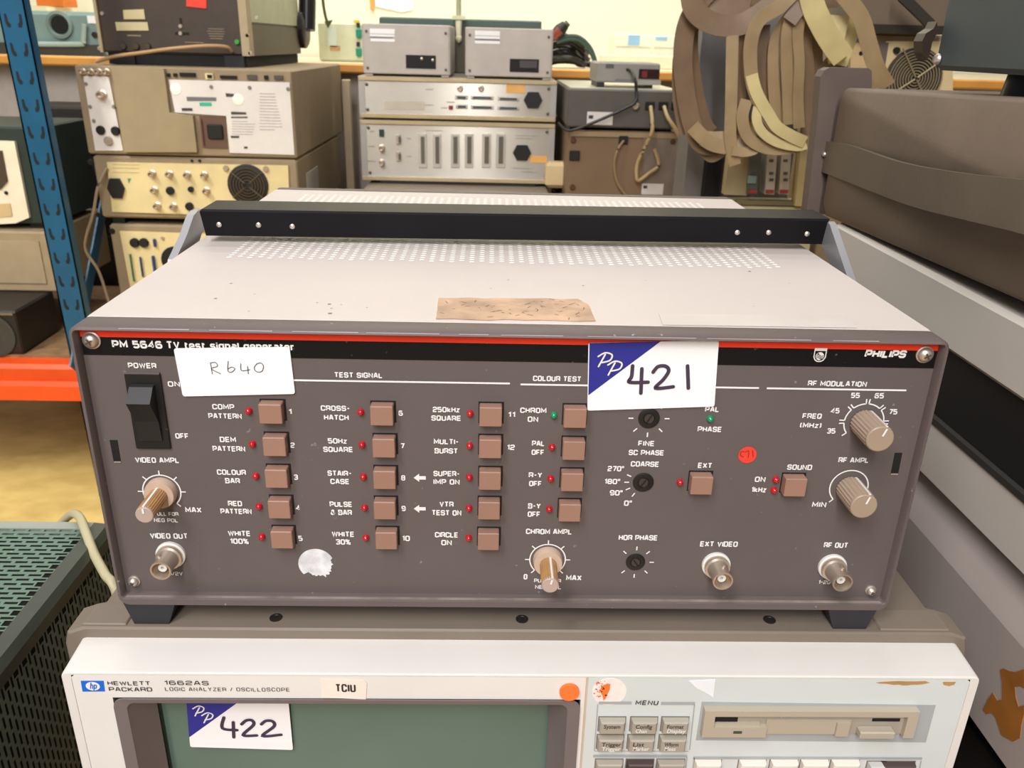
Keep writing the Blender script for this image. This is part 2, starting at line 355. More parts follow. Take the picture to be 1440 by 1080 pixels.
tealk = mat('teal_socket', (20, 130, 100), .4)

# ------------------------------------------------------------------ the room
def floor_mat():
    m = bpy.data.materials.new('floor_vinyl'); m.use_nodes = True; nt = m.node_tree; N = nt.nodes; L = nt.links
    tc = N.new('ShaderNodeTexCoord'); mp = N.new('ShaderNodeMapping'); mp.inputs['Scale'].default_value = (4, 7, 1); mp.inputs['Rotation'].default_value = (0, 0, .6)
    no = N.new('ShaderNodeTexNoise'); no.inputs['Scale'].default_value = 2.2; no.inputs['Detail'].default_value = 6
    r = N.new('ShaderNodeValToRGB'); r.color_ramp.elements[0].position = .3; r.color_ramp.elements[1].position = .62
    r.color_ramp.elements[0].color = lin((196, 166, 98)) + (1,); r.color_ramp.elements[1].color = lin((226, 198, 124)) + (1,)
    L.new(tc.outputs['Object'], mp.inputs[0]); L.new(mp.outputs[0], no.inputs[0]); L.new(no.outputs['Fac'], r.inputs[0])
    L.new(r.outputs[0], N['Principled BSDF'].inputs['Base Color']); N['Principled BSDF'].inputs['Roughness'].default_value = .55
    return m
FZ = -.70
MB().box(-3.2, 3.2, -2.2, 3.0, FZ - .1, FZ).build('floor', floor_mat(), kind='structure')
MB().box(-3.2, 3.2, 2.9, 3.0, FZ, 2.2).build('wall_back', mat('wall_cream', (238, 233, 208), .8, var=.02, scale=3), kind='structure')

TZ = -.25
t = thing('work_table', 'low wooden work table carrying the instruments in front', 'table', (0, -.1, FZ))
wood = mat('table_wood', (190, 140, 84), .55, var=.2, scale=20)
MB().box(-.62, .75, -.5, .27, TZ - .03, TZ).build('tabletop', wood, t)
for x, y in ((-.56, -.44), (.69, -.44), (-.56, .21), (.69, .21)):
    MB().box(x - .03, x + .03, y - .03, y + .03, FZ, TZ - .03).build('leg', wood, t)

# ------------------------------------------------------------------ TV signal generator
H = .1455; PY = .0055; DEC = PY - .0003
g = thing('signal_generator', 'brown-fronted TV test signal generator with pale lid, on the logic analyser', 'signal generator', (0, .18, -.0105))
cz, hh = H / 2, H / 2
MB().loft([rrect(0, cz, .1918, hh - .0006, .004, .0145), rrect(0, cz, .1925, hh, .005, .0135), rrect(0, cz, .1925, hh, .005, .002), rrect(0, cz, .1915, hh - .001, .005, .0002),
           rrect(0, .0741, .1902, .0696, .002, 0), rrect(0, .0741, .1899, .0693, .002, .0005), rrect(0, .0740, .1896, .0688, .001, .0062)]).build('front_frame', taupe, g, smooth_ang=35)
MB().box(-.1899, .1899, PY, .009, .004, .1436).build('front_panel', panelm, g)
MB().box(-.191, .191, .0145, .360, .0035, H - .0004, .0012).build('case_cover', lidm, g, 'pale greige cover')
MB().loft([rrect(0, cz, .1925, hh, .005, .360), rrect(0, cz, .1925, hh, .005, .367)], True, True).build('rear_frame', taupe, g)
MB().box(-.1895, .1895, PY - .0002, PY, .1389, .1432).build('red_stripe', redm, g)
zb = YP(700, 508, PY).z
MB().box(-.1895, .1895, PY - .0002, PY, zb, .1389).build('header_strip', headm, g)
pm = MB()
for y0, y1 in ((.1263, .1785), (.2845, .3375)):
    k = 0; y = y0
    while y <= y1:
        x = -.1600 + (.00574 if k % 2 else 0)
        while x <= .1600:
            pm.poly([(x + .0016 * math.cos(a * math.pi / 4), y + .0016 * math.sin(a * math.pi / 4), H - .0004 + .00015) for a in range(8)])
            x += .01148
        y += .0026; k += 1
pm.build('perforation', perfm, g, kind='stuff', recalc=False)
MB().box(-.1888, .1888, .0008, .0054, .0046, .00495).build('dusty_lit_ledge', mat('ledge_dust_lit', (134, 122, 118), .7, var=.3, scale=70, speck=.5), g)  # dust on the ledge; light from above is painted into its paler tone
# rubber feet
for x in (-.1775, .1745):
    for y in (.0, .28):
        z0, z1 = -.0105, .004
        w0, w1 = .0085, .0135
        MB().loft([[(x - w0, y, z0), (x + w0, y, z0), (x + w0, y + .025, z0), (x - w0, y + .025, z0)],
                   [(x - w1, y + .001, z1), (x + w1, y + .001, z1), (x + w1, y + .03, z1), (x - w1, y + .03, z1)]], True, True).build('foot', mat('foot_rubber', (38, 36, 42), .6), g)
# handle: black bar with screws, alloy arms outside the case
hz0, hz1 = .1492, .1657
hb = MB(); loops = []
for x, d in ((-.1842, 0), (.1990, .011)):
    loops.append([(x, .1625 + d, hz0), (x - .001, .1590 + d, hz1 - .0012), (x, .1602 + d, hz1), (x, .189 + d, hz1 + .0002), (x, .190 + d, hz1 - .002), (x, .188 + d, hz0 + .004)])
hb.loft(loops, True, True)
bar = hb.build('handle_bar', barm, g, smooth_ang=20)
for u, v in ((308, 316), (363.5, 316.5), (411, 318.5), (1037, 327), (1081, 327), (1135, 329)):
    c = YP(u, v, .1605 + (u - 300) / 860 * .011); MB().lathe(c + Vector((0, .001, 0)), (0, -1, 0), [(.0016, -.001), (.0016, .0012), (.0008, .0018)], 10).build('rivet', chrome, bar, smooth_ang=50)
def arm(pts, x, th):
    return MB().prism([XP(u, v, x) if not isinstance(v, tuple) else Vector((x, u, v[0])) for u, v in pts], (th, 0, 0))
al = [(236, 365), (252, 331), (262, 303), (268, 296), (275, 293), (285, 294), (287, 300), (287, 318), (279, 322), (274, 327), (270, 340), (262, 362)]
arm(al + [(.118, (.06,)), (.088, (.06,))], -.1985, .0045).build('handle_arm', alu, g, smooth_ang=30)
ar = [(1153, 312), (1163, 311), (1167, 316), (1190, 385), (1205, 430)]
arm(ar + [(.06, (.09,)), (.085, (.075,)), (.118, (.105,)), (.150, (.137,)), (.172, (.148,))], .1975, .0045).build('handle_arm', alu, g, smooth_ang=30)
# masking-tape residue and clear tape on the lid
rnd = random.Random(3)
def jag(px, n, amp, closed=True):
    out = []
    for i in range(len(px)):
        a, b = px[i], px[(i + 1) % len(px)]
        for k in range(n):
            t_ = k / n; j = amp if k else 0
            out.append((a[0] + (b[0] - a[0]) * t_ + rnd.uniform(-j, j), a[1] + (b[1] - a[1]) * t_ + rnd.uniform(-j, j)))
    return out
tapem = mat('aged_tape', (190, 158, 130), .7, var=.28, scale=55, bump=.3, bscale=180)
px = jag([(617, 419.5), (811, 421), (827, 428), (837.5, 451.5), (613, 448.5)], 9, .8)
MB().prism([ZP(u, v, H - .0002) for u, v in px], (0, 0, .0003)).build('tape_residue', tapem, g, 'torn brown masking tape residue')
tm = MB()
for _ in range(46):
    u = rnd.uniform(622, 825); v = rnd.uniform(422, 447)
    u2 = u + rnd.uniform(-9, 9); v2 = v + rnd.uniform(-3, 3)
    a, b = ZP(u, v, H + .0002), ZP(u2, v2, H + .0002); n_ = Vector((b.y - a.y, a.x - b.x, 0)).normalized() * .0002
    tm.poly([a - n_, b - n_, b + n_, a + n_])
tm.build('tape_cracks', mat('crack_brown', (112, 84, 66), .8), g, kind='stuff', recalc=False)
MB().prism([ZP(u, v, H - .0002) for u, v in ((926, 441), (1186, 445), (1206, 461), (932, 457))], (0, 0, .00015)).build('clear_tape', mat('clear_tape', (202, 193, 189), .35), g, 'strip of clear tape')
sc_ = MB()
for u, v, r_ in ((325, 398, .0007), (303, 419, .0008), (358, 413, .0005), (446, 425, .0006), (463, 427, .0009), (466, 433, .0006), (480, 428, .0005), (464, 440, .0010), (516, 432, .0005), (715, 393, .0006), (820, 401, .0006), (908, 394, .0005), (1054, 381, .0009), (1110, 398, .0005), (1060, 300 + 130, .0004), (690, 405, .0005), (350, 437, .0005)):
    c = ZP(u, v, H - .00005); sc_.poly([(c.x + r_ * (1 + .6 * math.sin(k * 2.1)) * math.cos(k * 1.047), c.y + r_ * .7 * math.sin(k * 1.047), H - .00015) for k in range(6)])
sc_.build('scuff_marks', mat('scuff_grey', (120, 108, 104), .7), g, kind='stuff', recalc=False)
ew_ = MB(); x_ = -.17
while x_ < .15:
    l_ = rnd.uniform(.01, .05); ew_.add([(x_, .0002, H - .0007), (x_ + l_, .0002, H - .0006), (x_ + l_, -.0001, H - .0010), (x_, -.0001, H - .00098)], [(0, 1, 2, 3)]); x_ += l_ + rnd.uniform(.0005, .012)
ew_.build('edge_wear_glint', mat('worn_edge_glint', (150, 138, 134), .5), g, kind='stuff')  # chipped edge, with the highlight along it put into the pale colour
# header lettering
legend(g, 'PM 5646', 157.5, 228, 484.3, 10.8, DEC - .0001, whitep, wt=.23, gap=2.2)
legend(g, 'TV test signal generator', 234, 414, 486.5, 10.8, DEC - .0001, whitep, wt=.2, gap=2.1)
legend(g, 'PHILIPS', 1216, 1274, 497.6, 11, DEC - .0001, whitep, wt=.25, shear=.14, gap=2.0)
# shield emblem
em = MB(); c = YP(1153, 499, DEC); yy = DEC - .0001
def sh(k): return [(-.0026 * k, .0030 * k), (.0026 * k, .0030 * k), (.0026 * k, -.0010 * k), (.0019 * k, -.0024 * k), (.0008 * k, -.0031 * k), (-.0008 * k, -.0031 * k), (-.0019 * k, -.0024 * k), (-.0026 * k, -.0010 * k)]
p = [(c.x + a, c.z + b) for a, b in sh(1)]; em.stroke(p + [p[0]], .00045, yy)
em.poly([(c.x + a, yy, c.z + b) for a, b in ((-.0026, .0030), (.0026, .0030), (.0026, .0019), (-.0026, .0019))])
em.poly([(c.x + .0019 * math.cos(a * .3927), yy, c.z - .0006 + .0019 * math.sin(a * .3927)) for a in range(16)])
shield = em.build('emblem', whitep, g, 'white shield emblem', recalc=False)
wv = MB()
for dz in (-.0003, .0004, -.0010):
    wv.stroke([(c.x - .0016 + .0032 * k / 8, c.z - .0006 + dz + .0004 * math.sin(k * .785)) for k in range(9)], .0003, yy - .0001)
wv.dots([(c.x - .0009, c.z + .0006), (c.x + .0008, c.z - .0019)], .00035, yy - .0001)
wv.build('emblem_waves', blackm, shield, recalc=False)
# legends: text, centre u, centre v, width in the photo's pixels
LEG = [('POWER', 200, 514, 40), ('ON', 244.5, 540, 17), ('OFF', 256, 613, 19), ('VIDEO AMPL', 221, 647, 62), ('COMP', 314, 572, 31), ('PATTERN', 316.5, 585, 47),
 ('DEM', 320.5, 618, 23), ('PATTERN', 322, 631, 46), ('COLOUR', 325.5, 664, 41), ('BAR', 327, 676, 21), ('RED', 330.5, 708, 20), ('PATTERN', 332, 719, 44), ('WHITE', 336.5, 750, 32), ('100%', 336.5, 761, 26),
 ('1', 408, 579, 4.5), ('2', 411.5, 626, 6), ('3', 416, 671, 6), ('4', 419, 714, 6), ('5', 422.5, 757, 6), ('6', 563.5, 581, 6), ('7', 566, 627, 6), ('8', 567, 672, 6), ('9', 567.5, 715, 6), ('10', 571, 757, 11), ('11', 719.5, 583, 10), ('12', 718.5, 629, 11),
 ('CROSS-', 471.5, 574, 41), ('HATCH', 473, 587, 35), ('50Hz', 474.5, 620, 27), ('SQUARE', 475.5, 632, 42), ('STAIR-', 477.5, 665.5, 34), ('CASE', 478, 677, 27), ('PULSE', 479.5, 709, 32), ('& BAR', 480, 720.5, 30), ('WHITE', 482.5, 751, 32), ('30%', 482.5, 762, 21),
 ('250kHz', 627.5, 576, 38), ('SQUARE', 627.5, 588, 42), ('MULTI-', 627.5, 621, 35), ('BURST', 627.5, 634, 33), ('SUPER-', 628, 666, 37), ('IMP ON', 628, 677.5, 37), ('VTR', 628, 709, 20), ('TEST ON', 628, 721, 42), ('CIRCLE', 628, 752, 33), ('ON', 628, 763, 15),
 ('TEST SIGNAL', 504, 527.5, 68), ('COLOUR TEST', 783.5, 532.5, 68), ('RF MODULATION', 1177.5, 539.5, 83),
 ('CHROM', 750, 577, 37), ('ON', 749.5, 589.5, 15), ('PAL', 757, 623.5, 18), ('OFF', 756.5, 636, 18), ('R-Y', 753, 668, 19), ('OFF', 753, 680, 18), ('B-Y', 751.5, 711.5, 18), ('OFF', 751, 723, 18), ('CHROM AMPL', 772, 747.5, 65),
 ('FINE', 909, 623.5, 23), ('SC PHASE', 909, 636.5, 50), ('COARSE', 907, 652.5, 40), ('270°', 866, 659, 23), ('180°', 861, 677, 22), ('90°', 866.5, 693, 18), ('0°', 883, 707.5, 11), ('HOR PHASE', 897.5, 756, 55),
 ('EXT', 991.5, 654.5, 20), ('EXT VIDEO', 1011, 765, 53), ('PAL', 1001.5, 575.5, 20), ('PHASE', 998, 603.5, 34), ('SOUND', 1124.5, 657, 35), ('ON', 1069, 674, 15), ('1kHz', 1067, 688.5, 21), ('RF AMPL', 1200.5, 647, 43),
 ('FREQ', 1142, 585, 27), ('(MHz)', 1140, 598, 30), ('35', 1169, 606, 12), ('45', 1174.5, 577.5, 12.5), ('55', 1203, 556, 12.5), ('65', 1236.5, 556.5, 13), ('75', 1256, 579, 12), ('MIN', 1152, 709.5, 20), ('RF OUT', 1175.5, 766.5, 34), ('VIDEO OUT', 237.5, 753.5, 53),
 ('MAX', 272, 717, 23), ('0', 739, 811, 5.5), ('MAX', 807, 812.5, 22)]
for s, u, v, w in LEG: legend(g, s, u - w / 2, u + w / 2, v, 7.6, DEC, whitep, wt=.215, gap=2.1)
for s, u, v, w in (('1-2G', 1159.5, 818.5, 17), ('1/2V', 248, 806.5, 18), ('PULL FOR', 233.5, 722.5, 35), ('NEG POL', 233.5, 731.5, 34), ('PULL FOR', 770, 816.5, 38), ('NEG POL', 771, 825.5, 37)):
    legend(g, s, u - w / 2, u + w / 2, v, 5.4, DEC, whitep, wt=.19)
def q(u, v): p_ = YP(u, v, PY); return (p_.x, p_.z)
for a, b in (((300, 532), (717, 539.5)), ((732, 540), (1067, 545.5)), ((1078, 545.5), (1274, 548.8))):
    za = (q(*a)[1] + q(*b)[1]) / 2
    MB().stroke([(q(*a)[0], za), (q(*b)[0], za)], .00085, DEC).build('group_line', whitep, g, recalc=False)
for u, v in ((590.5, 671.5), (590.5, 715)):
    cx, czz = q(u, v); k = .00031
    MB().poly([(cx + a * k, DEC, czz + b * k) for a, b in ((-9.5, 0), (-1, 7), (-1, 3), (9, 3), (9, -3), (-1, -3), (-1, -7))]).build('arrow_mark', whitep, g, recalc=False)
def dial(u, v, r, segs, ticks, tl=.0024):
    cx, czz = q(u, v); mb = MB()
    for a0, a1 in segs:
        n = max(4, int(abs(a1 - a0) / 7))
        mb.stroke([(cx + r * math.cos(math.radians(a0 + (a1 - a0) * k / n)), czz + r * math.sin(math.radians(a0 + (a1 - a0) * k / n))) for k in range(n + 1)], .00062, DEC)
    for a in ticks:
        ca, sa = math.cos(math.radians(a)), math.sin(math.radians(a))
        mb.stroke([(cx + r * ca, czz + r * sa), (cx + (r + tl) * ca, czz + (r + tl) * sa)], .0006, DEC)
    return mb.build('dial_scale', whitep, g, recalc=False)
dial(228, 690.8, .0088, [(225, -45)], (180, 135, 90, 45, 0, -45))
dial(770, 786.4, .0088, [(225, -45)], (225, 180, 135, 90, 45, 0, -45))
dial(1214.3, 593, .0092, [(218, 184), (176, 139), (131, 94), (86, 49), (41, 4), (-4, -45)], (218, 184, 176, 139, 131, 94, 86, 49, 41, 4, -4))
dial(1193.3, 685, .0092, [(225, -20)], (225,))
def ticks(u, v, r0, r1, angs):
    cx, czz = q(u, v); mb = MB()
    for a in angs:
        ca, sa = math.cos(math.radians(a)), math.sin(math.radians(a)); mb.stroke([(cx + r0 * ca, czz + r0 * sa), (cx + r1 * ca, czz + r1 * sa)], .0006, DEC)
    return mb.build('dial_scale', whitep, g, recalc=False)
ticks(912.5, 588, .0072, .0095, (0, -45, -90, -135, 180, 135, 90, 45)); ticks(904.5, 678, .0068, .0091, (180, 153, 207, 238)); ticks(893.5, 790, .0070, .0092, (0, -45, -90, -135, 135, 90, 45))
# push buttons, lamps
bx = None
BTN = [(380, 583), (385.5, 629), (388.2, 674), (392.4, 717.5), (396, 760), (536.6, 585.6), (539.5, 631), (540.5, 675.8), (540.8, 718.8), (543, 761.3),
       (690, 587), (689.3, 632), (689, 677), (687.8, 719), (686.8, 762.5), (809, 589), (807.2, 634.6), (804.8, 679), (801.5, 722), (987.2, 683.7), (1119, 686.4)]
BD = .0052; bw, bh = .0051, .0048
for u, v in BTN:
    c = YP(u, v, PY - BD)
    b = MB().box(c.x - bw, c.x + bw, PY - BD, PY + .001, c.z - bh, c.z + bh, .0004).build('push_button', buttonm, g)
    MB().box(c.x - bw - .0005, c.x + bw + .0009, PY - .0002, PY, c.z - bh - .0005, c.z + bh + .0007).build('button_well', voidm, b)
LED = [(349.5, 578.5), (354.5, 625), (359.5, 670), (364, 713), (368, 755.5), (507, 580), (509, 626), (510.8, 671), (512.5, 714.5), (514.3, 756.8), (661, 582), (660.4, 627.5), (660, 671.7), (659.5, 715.3), (659, 757),
       (776.5, 629.3), (774.5, 673.6), (772.4, 716.5), (956.5, 679), (1091.5, 675), (1089, 690)]
def led(u, v, m, label=None):
    c = YP(u, v, PY - .001); c.y = PY
    MB().lathe(c, (0, -1, 0), [(.0016, 0), (.0016, .0010), (.0013, .0018), (.0007, .0023), (.0001, .0025)], 14).build('indicator_lamp', m, g, label, smooth_ang=60)
for u, v in LED: led(u, v, ledred)
for u, v in ((779, 584.5), (999, 589.5)): led(u, v, ledgreen, 'green indicator lamp')
# rotary knobs
def knob(base, L, r, m, capm, ang, collar=None, label=None):
    c = YP(base[0], base[1], PY)
    k = MB().lathe(c, (0, -1, 0), [(r, .0006), (r, L - .0012), (r * .94, L)], 48, ribs=1, ribd=r * .055).build('rotary_knob', m, g, label, smooth_ang=25)
    MB().lathe(c + Vector((0, -L, 0)), (0, -1, 0), [(r * .97, -.0016), (r * .95, 0), (r * .88, .0003)], 32).build('knob_cap', capm, k, smooth_ang=30)
    d = (math.cos(math.radians(ang)), math.sin(math.radians(ang)))
    MB().stroke([(c.x + d[0] * r * .25, c.z + d[1] * r * .25), (c.x + d[0] * r * .85, c.z + d[1] * r * .85)], .0009, c.y - L - .0006).build('pointer_line', whitep, k, recalc=False)
    a = 90 + 8
    e = MB(); w = .0005
    p0 = c + Vector((d[0] * r * 1.02, 0, d[1] * r * 1.02)); tdir = Vector((-d[1], 0, d[0])) * w
    e.prism([p0 - tdir + Vector((0, -.001, 0)), p0 + tdir + Vector((0, -.001, 0)), p0 + tdir + Vector((0, -L + .0004, 0)), p0 - tdir + Vector((0, -L + .0004, 0))], Vector((-d[0], 0, -d[1])) * .0006)
    e.build('pointer_ridge', whitep, k)
    if collar:
        MB().lathe(c, (0, -1, 0), [(collar, 0), (collar, .003), (collar * .94, .0045), (r * 1.02, .0046)], 40).build('knob_collar', collarm, k, smooth_ang=35)
knob((228, 690.5), .0215, .0042, knobwood, knobcap, 92, .0073, 'tan knob pulled out from its collar')
knob((770, 786.4), .0215, .0042, knobwood, knobcap, 78, .0073, 'tan knob pulled out from its collar')
knob((1214.3, 593.5), .0178, .0065, knobm, knobm, 70)
knob((1194, 686), .0172, .0065, knobm, knobm, 72)
# coaxial sockets
for (u, v), lug in (((241, 779), 120), ((1006.5, 793.5), 75), ((1169.7, 796), 75)):
    c = YP(u, v, PY)
    s_ = MB().lathe(c, (0, -1, 0), [(.0062, .0016), (.0062, .004), (.0052, .0045), (.0046, .0075), (.0046, .0122), (.0049, .0126), (.0049, .0142), (.0041, .0142), (.0040, .0065), (.0008, .0065)], 28).build('coaxial_socket', nickel, g, smooth_ang=35)
    MB().lathe(c, (0, -1, 0), [(.0071, 0), (.0071, .0014), (.0066, .0018)], 32).build('insulating_washer', washer, s_, smooth_ang=35)
    MB().lathe(c, (0, -1, 0), [(.0021, .0066), (.0021, .0118), (.0008, .0118), (.0008, .009)], 16, cap0=False).build('centre_insulator', washer, s_, smooth_ang=35)
    d = Vector((math.cos(math.radians(lug)), 0, math.sin(math.radians(lug))))
    MB().lathe(c + Vector((0, -.0085, 0)) + d * .0042, d, [(.0011, 0), (.0011, .0014), (.0007, .0016)], 12).build('bayonet_lug', nickel, s_, smooth_ang=35)
# trimmers
for u, v, r, a in ((912.5, 588, .0050, 60), (904.5, 678, .0050, 55), (893.5, 790, .0048, 125)):
    c = YP(u, v, PY)
    s_ = MB().lathe(c, (0, -1, 0), [(r, 0), (r, .0004), (r * .9, .0006), (r * .55, .0006), (r * .5, .0003)], 28).build('trimmer', blackm, g, smooth_ang=30)
    MB().lathe(c, (0, -1, 0), [(r * .46, .0002), (r * .44, .0009)], 18).build('trimmer_shaft', mat('trimmer_shaft', (58, 52, 50), .4), s_)
    dx, dz = math.cos(math.radians(a)) * r * .4, math.sin(math.radians(a)) * r * .4
    MB().stroke([(c.x - dx, c.z - dz), (c.x + dx, c.z + dz)], .0007, PY - .0011).build('screw_slot', voidm, s_, recalc=False)
# case screws
for u, v, r in ((128, 479, .0040), (1301, 499, .0040), (188, 818, .0030), (1225, 831, .0028)):
    c = YP(u, v, PY - .001); c.y = PY
    s_ = MB().lathe(c, (0, -1, 0), [(r, 0), (r, .0008), (r * .85, .0010), (r * .8, .0016), (r * .55, .0030), (.0003, .0033)], 22).build('case_screw', chrome, g, smooth_ang=50)
    x = MB()
    for a in (30, 120):
        dx, dz = math.cos(math.radians(a)) * r * .4, math.sin(math.radians(a)) * r * .4; x.stroke([(c.x - dx, c.z - dz), (c.x + dx, c.z + dz)], .0007, PY - .0036)
    x.build('cross_slot', mat('slot_shadow', (70, 58, 50), .6), s_, recalc=False)
for px in (((154, 619), (165, 619), (170, 650), (160, 650)), ((1258.5, 637), (1269, 637), (1263, 667), (1252.5, 667))):
    s_ = panelpoly(g, 'panel_slot', px, PY, .0002, voidm)
    MB().poly([YP(px[3][0] + .5, px[3][1] - 1.2, PY - .0004), YP(px[2][0], px[2][1] - 1.2, PY - .0004), YP(px[2][0], px[2][1] + .8, PY - .0004), YP(px[3][0], px[3][1] + .8, PY - .0004)]).build('slot_lip', mat('slot_lip', (150, 138, 134), .5), s_, recalc=False)
# power switch
a = YP(175.5, 524, PY); b = YP(241, 630.5, PY); x0, x1, z1, z0 = a.x + .0, YP(226, 523.5, PY).x, a.z, b.z
x1 = x0 + .0158
sw = MB().box(x0, x1, PY - .0012, PY, z0, z1, .0004).build('power_switch', blackm, g, 'black rocker power switch')
MB().box(x0 + .0002, x1 - .0002, PY - .0013, PY - .0002, z1 - .0001, z1 + .0006).build('switch_rim', taupe, sw)
xm0, xm1 = x0 + .0024, x1 - .0030
zz = lambda f: z1 + (z0 - z1) * f
prof = [(PY - .001, zz(.13)), (PY - .0035, zz(.145)), (PY - .0092, zz(.30)), (PY - .0088, zz(.315)), (PY - .003, zz(.60)), (PY - .0018, zz(.88)), (PY - .001, zz(.89))]
MB().prism([(xm0, y, z) for y, z in prof], (xm1 - xm0, 0, 0)).build('switch_rocker', mat('rocker_black', (30, 29, 30), .5, speck=.35, var=.2), sw)
# stickers on the front
def card(parent, name, px, y, m, label, rpx=4, d=.0003):
    out = []
    n = len(px)
    for i in range(n):
        p0, p1, p2 = Vector(px[i - 1]), Vector(px[i]), Vector(px[(i + 1) % n])
        e0 = p1 + (p0 - p1).normalized() * rpx; e1 = p1 + (p2 - p1).normalized() * rpx
        for k in range(5):
            t_ = k / 4; out.append(tuple(e0 * (1 - t_) ** 2 + p1 * 2 * t_ * (1 - t_) + e1 * t_ ** 2))
    return panelpoly(parent, name, out, y, d, m, label)
def pen_mb(strokes, sc, o, w, y, sm=True):
    mb = MB()
    for st in strokes:
        pts = [YP(o[0] + a / sc, o[1] + b / sc, y) for a, b in st]
        pts2 = [(p_.x, p_.z) for p_ in pts]
        mb.stroke(pts2, w, y, sm, True)
    return mb
S1 = PY - .0006
st = card(g, 'paper_sticker', [(244, 490), (407, 488), (415, 554), (257, 557.5)], S1, paper, 'plain white sticker with handwritten number')
pen_mb([[(915, 345), (925, 405)], [(912, 340), (945, 338), (955, 360), (920, 375), (975, 405)], [(1020, 330), (1018, 385), (1040, 395), (1060, 375), (1040, 365), (1020, 375)], [(1095, 345), (1100, 385), (1150, 380)], [(1135, 360), (1140, 405)],
        [(1190, 345), (1175, 370), (1190, 392), (1220, 390), (1230, 360), (1215, 340), (1190, 345)]], 4.235, (80, 430), .00034, S1 - .0005).build('handwriting', pen, st, recalc=False)
def pp_sticker(parent, px, tri, y, strokes, pps, sc, o, label, wpen):
    under = card(parent, 'price_sticker', px, y, paper, label, 3)
    panelpoly(under, 'blue_corner', tri, y - .0003, .0001, navy)
    pen_mb(strokes, sc, o, wpen, y - .0006).build('handwriting', ink, under, recalc=False)
    pen_mb(pps, sc, o, wpen * .42, y - .0006).build('monogram', whitep, under, recalc=False)
def two_p(stem, bowl, d): return [stem, bowl, [(a + d[0], b + d[1]) for a, b in stem], [(a + d[0], b + d[1]) for a, b in bowl]]
S2 = PY - .0006
pp_sticker(g, [(827.5, 482.4), (1011, 478.4), (1004.6, 571.7), (826, 577.5)], [(829, 482.6), (929, 480.2), (827.3, 556)], S2,
  [[(803, 358), (797, 420), (785, 455), (895, 455)], [(858, 375), (852, 520)], [(925, 395), (955, 362), (1000, 360), (1018, 388), (985, 440), (940, 490), (1045, 482)], [(1130, 358), (1135, 490)]],
  two_p([(640, 290), (600, 362)], [(598, 302), (640, 280), (680, 292), (668, 325), (620, 338)], (58, 50)), 4.2353, (700, 430), 'white sticker with blue corner numbered 421', .0017)
c = YP(1051, 639.5, PY)
d_ = MB().lathe(c, (0, -1, 0), [(.0043, .0001), (.0043, .0003)], 28).build('dot_sticker', mat('dot_red', (232, 62, 46), .6), g, 'round red dot sticker with pencilled code')
pen_mb([[(155, 870), (138, 868), (132, 890), (150, 900)], [(160, 872), (182, 865), (178, 905)], [(205, 862), (208, 900)]], 4.235, (1010, 430), .00028, PY - .0006).build('handwriting', mat('pencil_red', (120, 30, 28), .7), d_, recalc=False)
cx, czz = q(445, 793)
pts = []
for k in range(60):
    a = 2 * math.pi * k / 60; r = .0088
    deg = (math.degrees(a)) % 360
    if deg > 225 and deg < 300: r *= .80 - .12 * rnd.random()
    elif deg > 300 or deg < 20: r *= .96 - .14 * rnd.random()
    pts.append((cx + r * math.cos(a), PY - .0003, czz + r * math.sin(a)))
MB().prism(pts, (0, .0002, 0)).build('torn_label', mat('torn_silver', (212, 212, 216), .6, var=.25, scale=170), g, 'torn silvery round label')

# ------------------------------------------------------------------ logic analyser
CZ = -.0105; CY = -.0033
h = thing('logic_analyzer', 'cream-fronted logic analyser and oscilloscope with a dark green screen, under the generator', 'oscilloscope', (0, .16, TZ))
hb = MB()
prof = []
x0, x1 = -.2205, .2365; zb = TZ + .012
def oct(y, k=0, zt=CZ):
    c_ = .010
    return [(x0 + k, y, zb), (x1 - k, y, zb), (x1 - k, y, zt - c_), (x1 - k - .002, y, zt - c_ * .3), (x1 - c_ - k, y, zt), (x0 + c_ + k, y, zt), (x0 + k + .002, y, zt - c_ * .3), (x0 + k, y, zt - c_)]
hb.loft([oct(CY, .0012, CZ - .0008), oct(CY + .0012), oct(.016), oct(.020, .009, CZ - .0006), oct(.40, .009, CZ - .0006)], True, True)
hb.build('housing', hptaupe, h, smooth_ang=30)
for xa, xb in ((-.2115, -.1895), (.190, .226)):
    MB().box(xa, xb, CY + .002, .015, CZ - .002, CZ + .0010, .0006).build('corner_pad', hptaupe, h)
for x in (-.17, .18):
    for y in (.02, .36): MB().box(x - .012, x + .012, y - .012, y + .012, TZ, zb).build('foot', blackm, h)
for u, v in ((388, 869), (734, 871), (1082, 872)):
    c = ZP(u, v, CZ); c.z = CZ - .0001
    MB().lathe(c, (0, 0, 1), [(.0032, 0), (.0032, .0005), (.0022, .0005), (.002, .0003)], 18).build('housing_screw', mat('screw_dark', (40, 36, 34), .4), h, smooth_ang=30)
# bezel
BY = -.0278; BZ = -.0163; ZT = YP(700, 952, BY).z; bx0, bx1 = -.2105, .2290; bbot = TZ + .014
def U(y, k, zt, kb=0): return rrect((bx0 + bx1) / 2, (zt + bbot) / 2, (bx1 - bx0) / 2 - k, (zt - bbot) / 2, .003, y)
MB().loft([U(CY, -.0015, BZ), U(BY + .0012, 0, BZ), U(BY + .0004, .0001, BZ - .0002), U(BY, .0005, BZ - .0007), U(BY, .0046, ZT + .0001), U(BY + .0012, .0050, ZT - .0001)], True, False).build('bezel', cream, h, smooth_ang=30)
PB = BY - .0000
def hx(u, v): return YP(u, v, PB)
zt = ZT - .0001
xL = bx0 + .0049; xR = bx1 - .0049; xM = hx(826, 955).x
